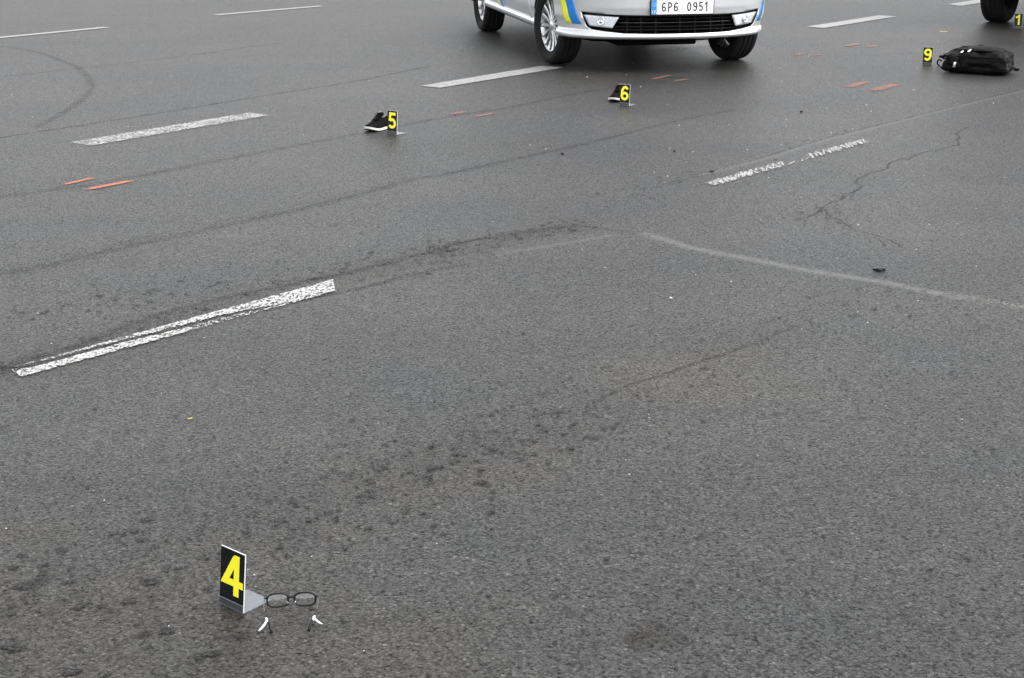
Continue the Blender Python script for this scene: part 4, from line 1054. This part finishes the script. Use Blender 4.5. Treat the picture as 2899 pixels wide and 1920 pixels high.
tube_obj('strap_loop', [bag_local(690, 1130, .05), bag_local(640, 1100, .055), bag_local(612, 1140, .04), bag_local(618, 1190, .015), bag_local(660, 1225, .012)], .006, M_FABRIC2, bag, 8)
for px, py, z, ang, L_ in ((1068, 962, .172, -.25, .020), (1205, 942, .190, -.25, .022)):
    x, y, z = bag_local(px, py, z)
    o = bm_obj('buckle', box_bm(-L_, L_, -.008, .008, -.005, .005, .003), M_STEEL, bag, True); o.location = (x, y, z); o.rotation_euler = (0, -.35, ang)
for px, py, z, hh in ((930, 1200, .075, .022),):
    x, y, z = bag_local(px, py, z)
    o = bm_obj('buckle', box_bm(-.005, .005, -.010, .010, -hh, hh, .003), M_STEEL, bag, True); o.location = (min(x, -.178) if px > 800 else x, y, z); o.rotation_euler = (.2, 0, 0)
o = bm_obj('tag', box_bm(-.003, .003, -.012, .012, -.010, .010, .001), M_REDTAG, bag); o.location = bag_local(715, 1040, .085)

# ------------------------------------------------------------------ spectacles
gl = empty('spectacles', (-.5135, 3.477, .0008), R(6)); gl.scale = (1.04, 1.0, 1.04); tag(gl, 'black rimmed spectacles with white ear grips standing on the asphalt', 'spectacles')
def lens_outline(cx_, n=40, k=1.0):
    P = []
    for i in range(n):
        an = 2 * math.pi * i / n; c, s = math.cos(an), math.sin(an); e_ = 2 / 2.9
        P.append((cx_ + k * .0235 * abs(c) ** e_ * (1 if c > 0 else -1), 0.0016 * (abs(cx_) - .0) * 0, .0175 + k * .0150 * abs(s) ** e_ * (1 if s > 0 else -1)))
    return P
TILT = Matrix.Rotation(R(-12), 4, 'X')
for s in (-1, 1):
    P = [tuple(TILT @ Vector((x, abs(x) ** 2 * -1.2, z + .002))) for x, y, z in lens_outline(s * .0305)]
    tube_obj('rim', P, [.0023] * len(P), M_FRAME, gl, 8, True)
    Pi = [tuple(TILT @ Vector((x, abs(x) ** 2 * -1.2, z + .002))) for x, y, z in lens_outline(s * .0305, 40, .97)]
    c0 = sum((Vector(p) for p in Pi), Vector()) / len(Pi) + Vector((0, -.0022, 0))
    Vl = [tuple(c0)] + [tuple(c0.lerp(Vector(p), .55) + Vector((0, -.0009, 0))) for p in Pi] + Pi
    nn_ = len(Pi); Fl = [(0, 1 + (k + 1) % nn_, 1 + k) for k in range(nn_)] + [(1 + k, 1 + (k + 1) % nn_, 1 + nn_ + (k + 1) % nn_, 1 + nn_ + k) for k in range(nn_)]
    mesh_obj('lens', Vl, Fl, M_LENS, gl, True)
    hx = s * .0575; hz = TILT @ Vector((hx, -.0036, .026))
    tube_obj('hinge', [tuple(TILT @ Vector((s * .0535, -.0034, .0255))), tuple(TILT @ Vector((s * .0575, -.004, .026))), tuple(TILT @ Vector((s * .0590, -.010, .026)))], [.0022, .0028, .0022], M_FRAME, gl, 8)
    tube_obj('temple', [tuple(TILT @ Vector((s * .0590, -.008, .026))), (s * .0600, -.035, .024), (s * .0575, -.062, .022)], [.0012, .0010, .0012], M_TEMPLE, gl, 6)
    tube_obj('temple_tip', [(s * .0575, -.060, .022), (s * .052, -.088, .020), (s * .046, -.105, .013), (s * .040, -.128, .0035)], [.0022, .0027, .0030, .0034], M_FRAME, gl, 8)
    tube_obj('ear_grip', [(s * .0525, -.086, .0200), (s * .0510, -.094, .0175), (s * .0490, -.101, .0145)], [.0026, .0036, .0030], M_WHITEGRIP, gl, 10)
    cl = [(-.0505, -.094, .0165), (-.057, -.108, .011), (-.065, -.120, .007), (-.068, -.123, .005)] if s < 0 else [(.0510, -.091, .0170), (.058, -.099, .012), (.063, -.102, .009), (.070, -.103, .0060)]
    tube_obj('ear_grip', cl, [.0026, .0027, .0022, .0010], M_WHITEGRIP, gl, 10)
tube_obj('bridge', [tuple(TILT @ Vector((-.0075, -.0005, .0225))), tuple(TILT @ Vector((-.004, .001, .0255))), tuple(TILT @ Vector((.004, .001, .0255))), tuple(TILT @ Vector((.0075, -.0005, .0225)))], .0024, M_FRAME, gl, 8)
for s in (-1, 1): tube_obj('nose_pad', [tuple(TILT @ Vector((s * .009, -.004, .016))), tuple(TILT @ Vector((s * .007, -.007, .011)))], .0016, M_LENS, gl, 6)

# ------------------------------------------------------------------ litter and chips
def scrap(name, px, py, pts, mat, label, cat, lift=.006, group=None):
    x, y = gp(px, py); k_ = .62 if 'stone' in name or 'leaf' in name else .9; pts = [(u * k_, v * k_) for u, v in pts]; lift *= k_
    b = bmesh.new(); top = [b.verts.new((u, v, lift + .004 * mnoise.noise(Vector((u * 60, v * 60, px))))) for u, v in pts]
    f = b.faces.new(top); r = bmesh.ops.extrude_face_region(b, geom=[f])
    for v in r['geom']:
        if isinstance(v, bmesh.types.BMVert): v.co.z = .0
    o = bm_obj(name, b, mat); o.location = (x, y, .0008); tag(o, label, cat, group); return o
scrap('rubber_scrap', 2490, 768, [(-.030, .012), (-.012, .002), (.0, -.018), (.010, -.006), (.030, .010), (.034, .024), (.012, .012), (-.008, .012)], M_RUBBER, 'black bent rubber scrap beside the pale joint filler', 'debris', .010)
scrap('yellow_leaf', 536, 1187, [(-.012, -.004), (-.002, -.008), (.010, .0), (.014, .012), (.002, .006)], M_LEAF_Y, 'tiny yellow leaf lying alone on bare asphalt', 'leaf', .005)
scrap('dark_leaf', 2014, 487, [(-.016, .010), (-.006, -.016), (.010, -.022), (.022, -.010), (.008, .012)], M_RUBBER, 'small dark leaf by the scraped lane dash', 'leaf', .008)
scrap('dark_stone', 1592, 437, [(-.016, .012), (-.008, -.018), (.012, -.016), (.018, .006), (.004, .020)], M_CHIP_D, 'small dark stone on the seam below marker 6', 'stone', .012)
scrap('dark_stone', 2269, 318, [(-.014, .016), (-.010, -.020), (.010, -.018), (.014, .010)], M_CHIP_D, 'small dark stone below the faded orange strokes', 'stone', .014)
scrap('dark_stone', 1909, 429, [(-.012, .012), (-.010, -.014), (.010, -.014), (.012, .008)], M_CHIP_D, 'small dark stone up the road from the scraped dash', 'stone', .010)
scrap('pale_stone', 1899, 846, [(-.010, .004), (-.004, -.006), (.008, -.005), (.010, .004), (.0, .008)], M_CHIP_W, 'small pale stone below the light joint filler', 'stone', .008)
chips_v, chips_f = [], []
def chip(x, y, r):
    b0 = len(chips_v); rot = random.uniform(0, 6.28); h = r * random.uniform(.5, .9)
    for k in range(5):
        an = rot + 2 * math.pi * k / 5; rr_ = r * random.uniform(.6, 1.1)
        chips_v.append((x + rr_ * math.cos(an), y + rr_ * math.sin(an), .0005))
    for k in range(5):
        an = rot + 2 * math.pi * k / 5; rr_ = r * random.uniform(.3, .7)
        chips_v.append((x + rr_ * math.cos(an), y + rr_ * math.sin(an), max(.002, h)))
    for k in range(5): chips_f.append((b0 + k, b0 + (k + 1) % 5, b0 + 5 + (k + 1) % 5, b0 + 5 + k))
    chips_f.append(tuple(b0 + 5 + k for k in range(5)))
for f_, L_ in ((c10, ((318, 398), (332, 505), (560, 297), (1645, 172), (1400, 315), (1470, 395), (1605, 357), (1440, 580), (1045, 705), (1085, 760), (655, 730), (710, 735), (375, 825), (372, 878), (408, 880), (1500, 757), (1470, 750), (1540, 885), (1322, 965), (1345, 965), (458, 975), (330, 1040), (110, 750), (750, 940), (930, 908), (940, 640), (2355, 628), (2350, 655), (2110, 690), (45, 1080), (570, 985), (1155, 600))),
               (c9, ((1330, 162), (1690, 228), (1410, 480), (1945, 488), (2280, 485), (2040, 665), (460, 590), (630, 695), (950, 620), (1055, 645), (1450, 630), (1535, 630), (1870, 825), (1995, 735), (1740, 910), (1780, 800), (1885, 640), (490, 505))),
               (c3, ((350, 495), (680, 485), (890, 455), (195, 650), (810, 655), (760, 910), (1010, 775), (1350, 940), (1790, 940), (2250, 655), (1600, 665), (365, 1245), (580, 1290))),
               (c8, ((515, 150), (1310, 143), (1160, 425), (505, 1125), (1335, 725), (1830, 610), (1180, 995), (620, 1240), (275, 520)))):
    for p in L_:
        x, y = f_(p)[0]; chip(x, y, random.uniform(.003, .0055) * (.35 + y / 14))
for i in range(90):
    y = 3.0 + 15 * random.random() ** 1.2; x = random.uniform(-.36, .36) * (y + .6); chip(x, y, random.uniform(.0025, .0045) * (.4 + y / 14))
ch = mesh_obj('stone_chips', chips_v, chips_f, M_CHIP_W); tag(ch, 'tiny pale stone and glass chips strewn over the asphalt', None, None, 'stuff')
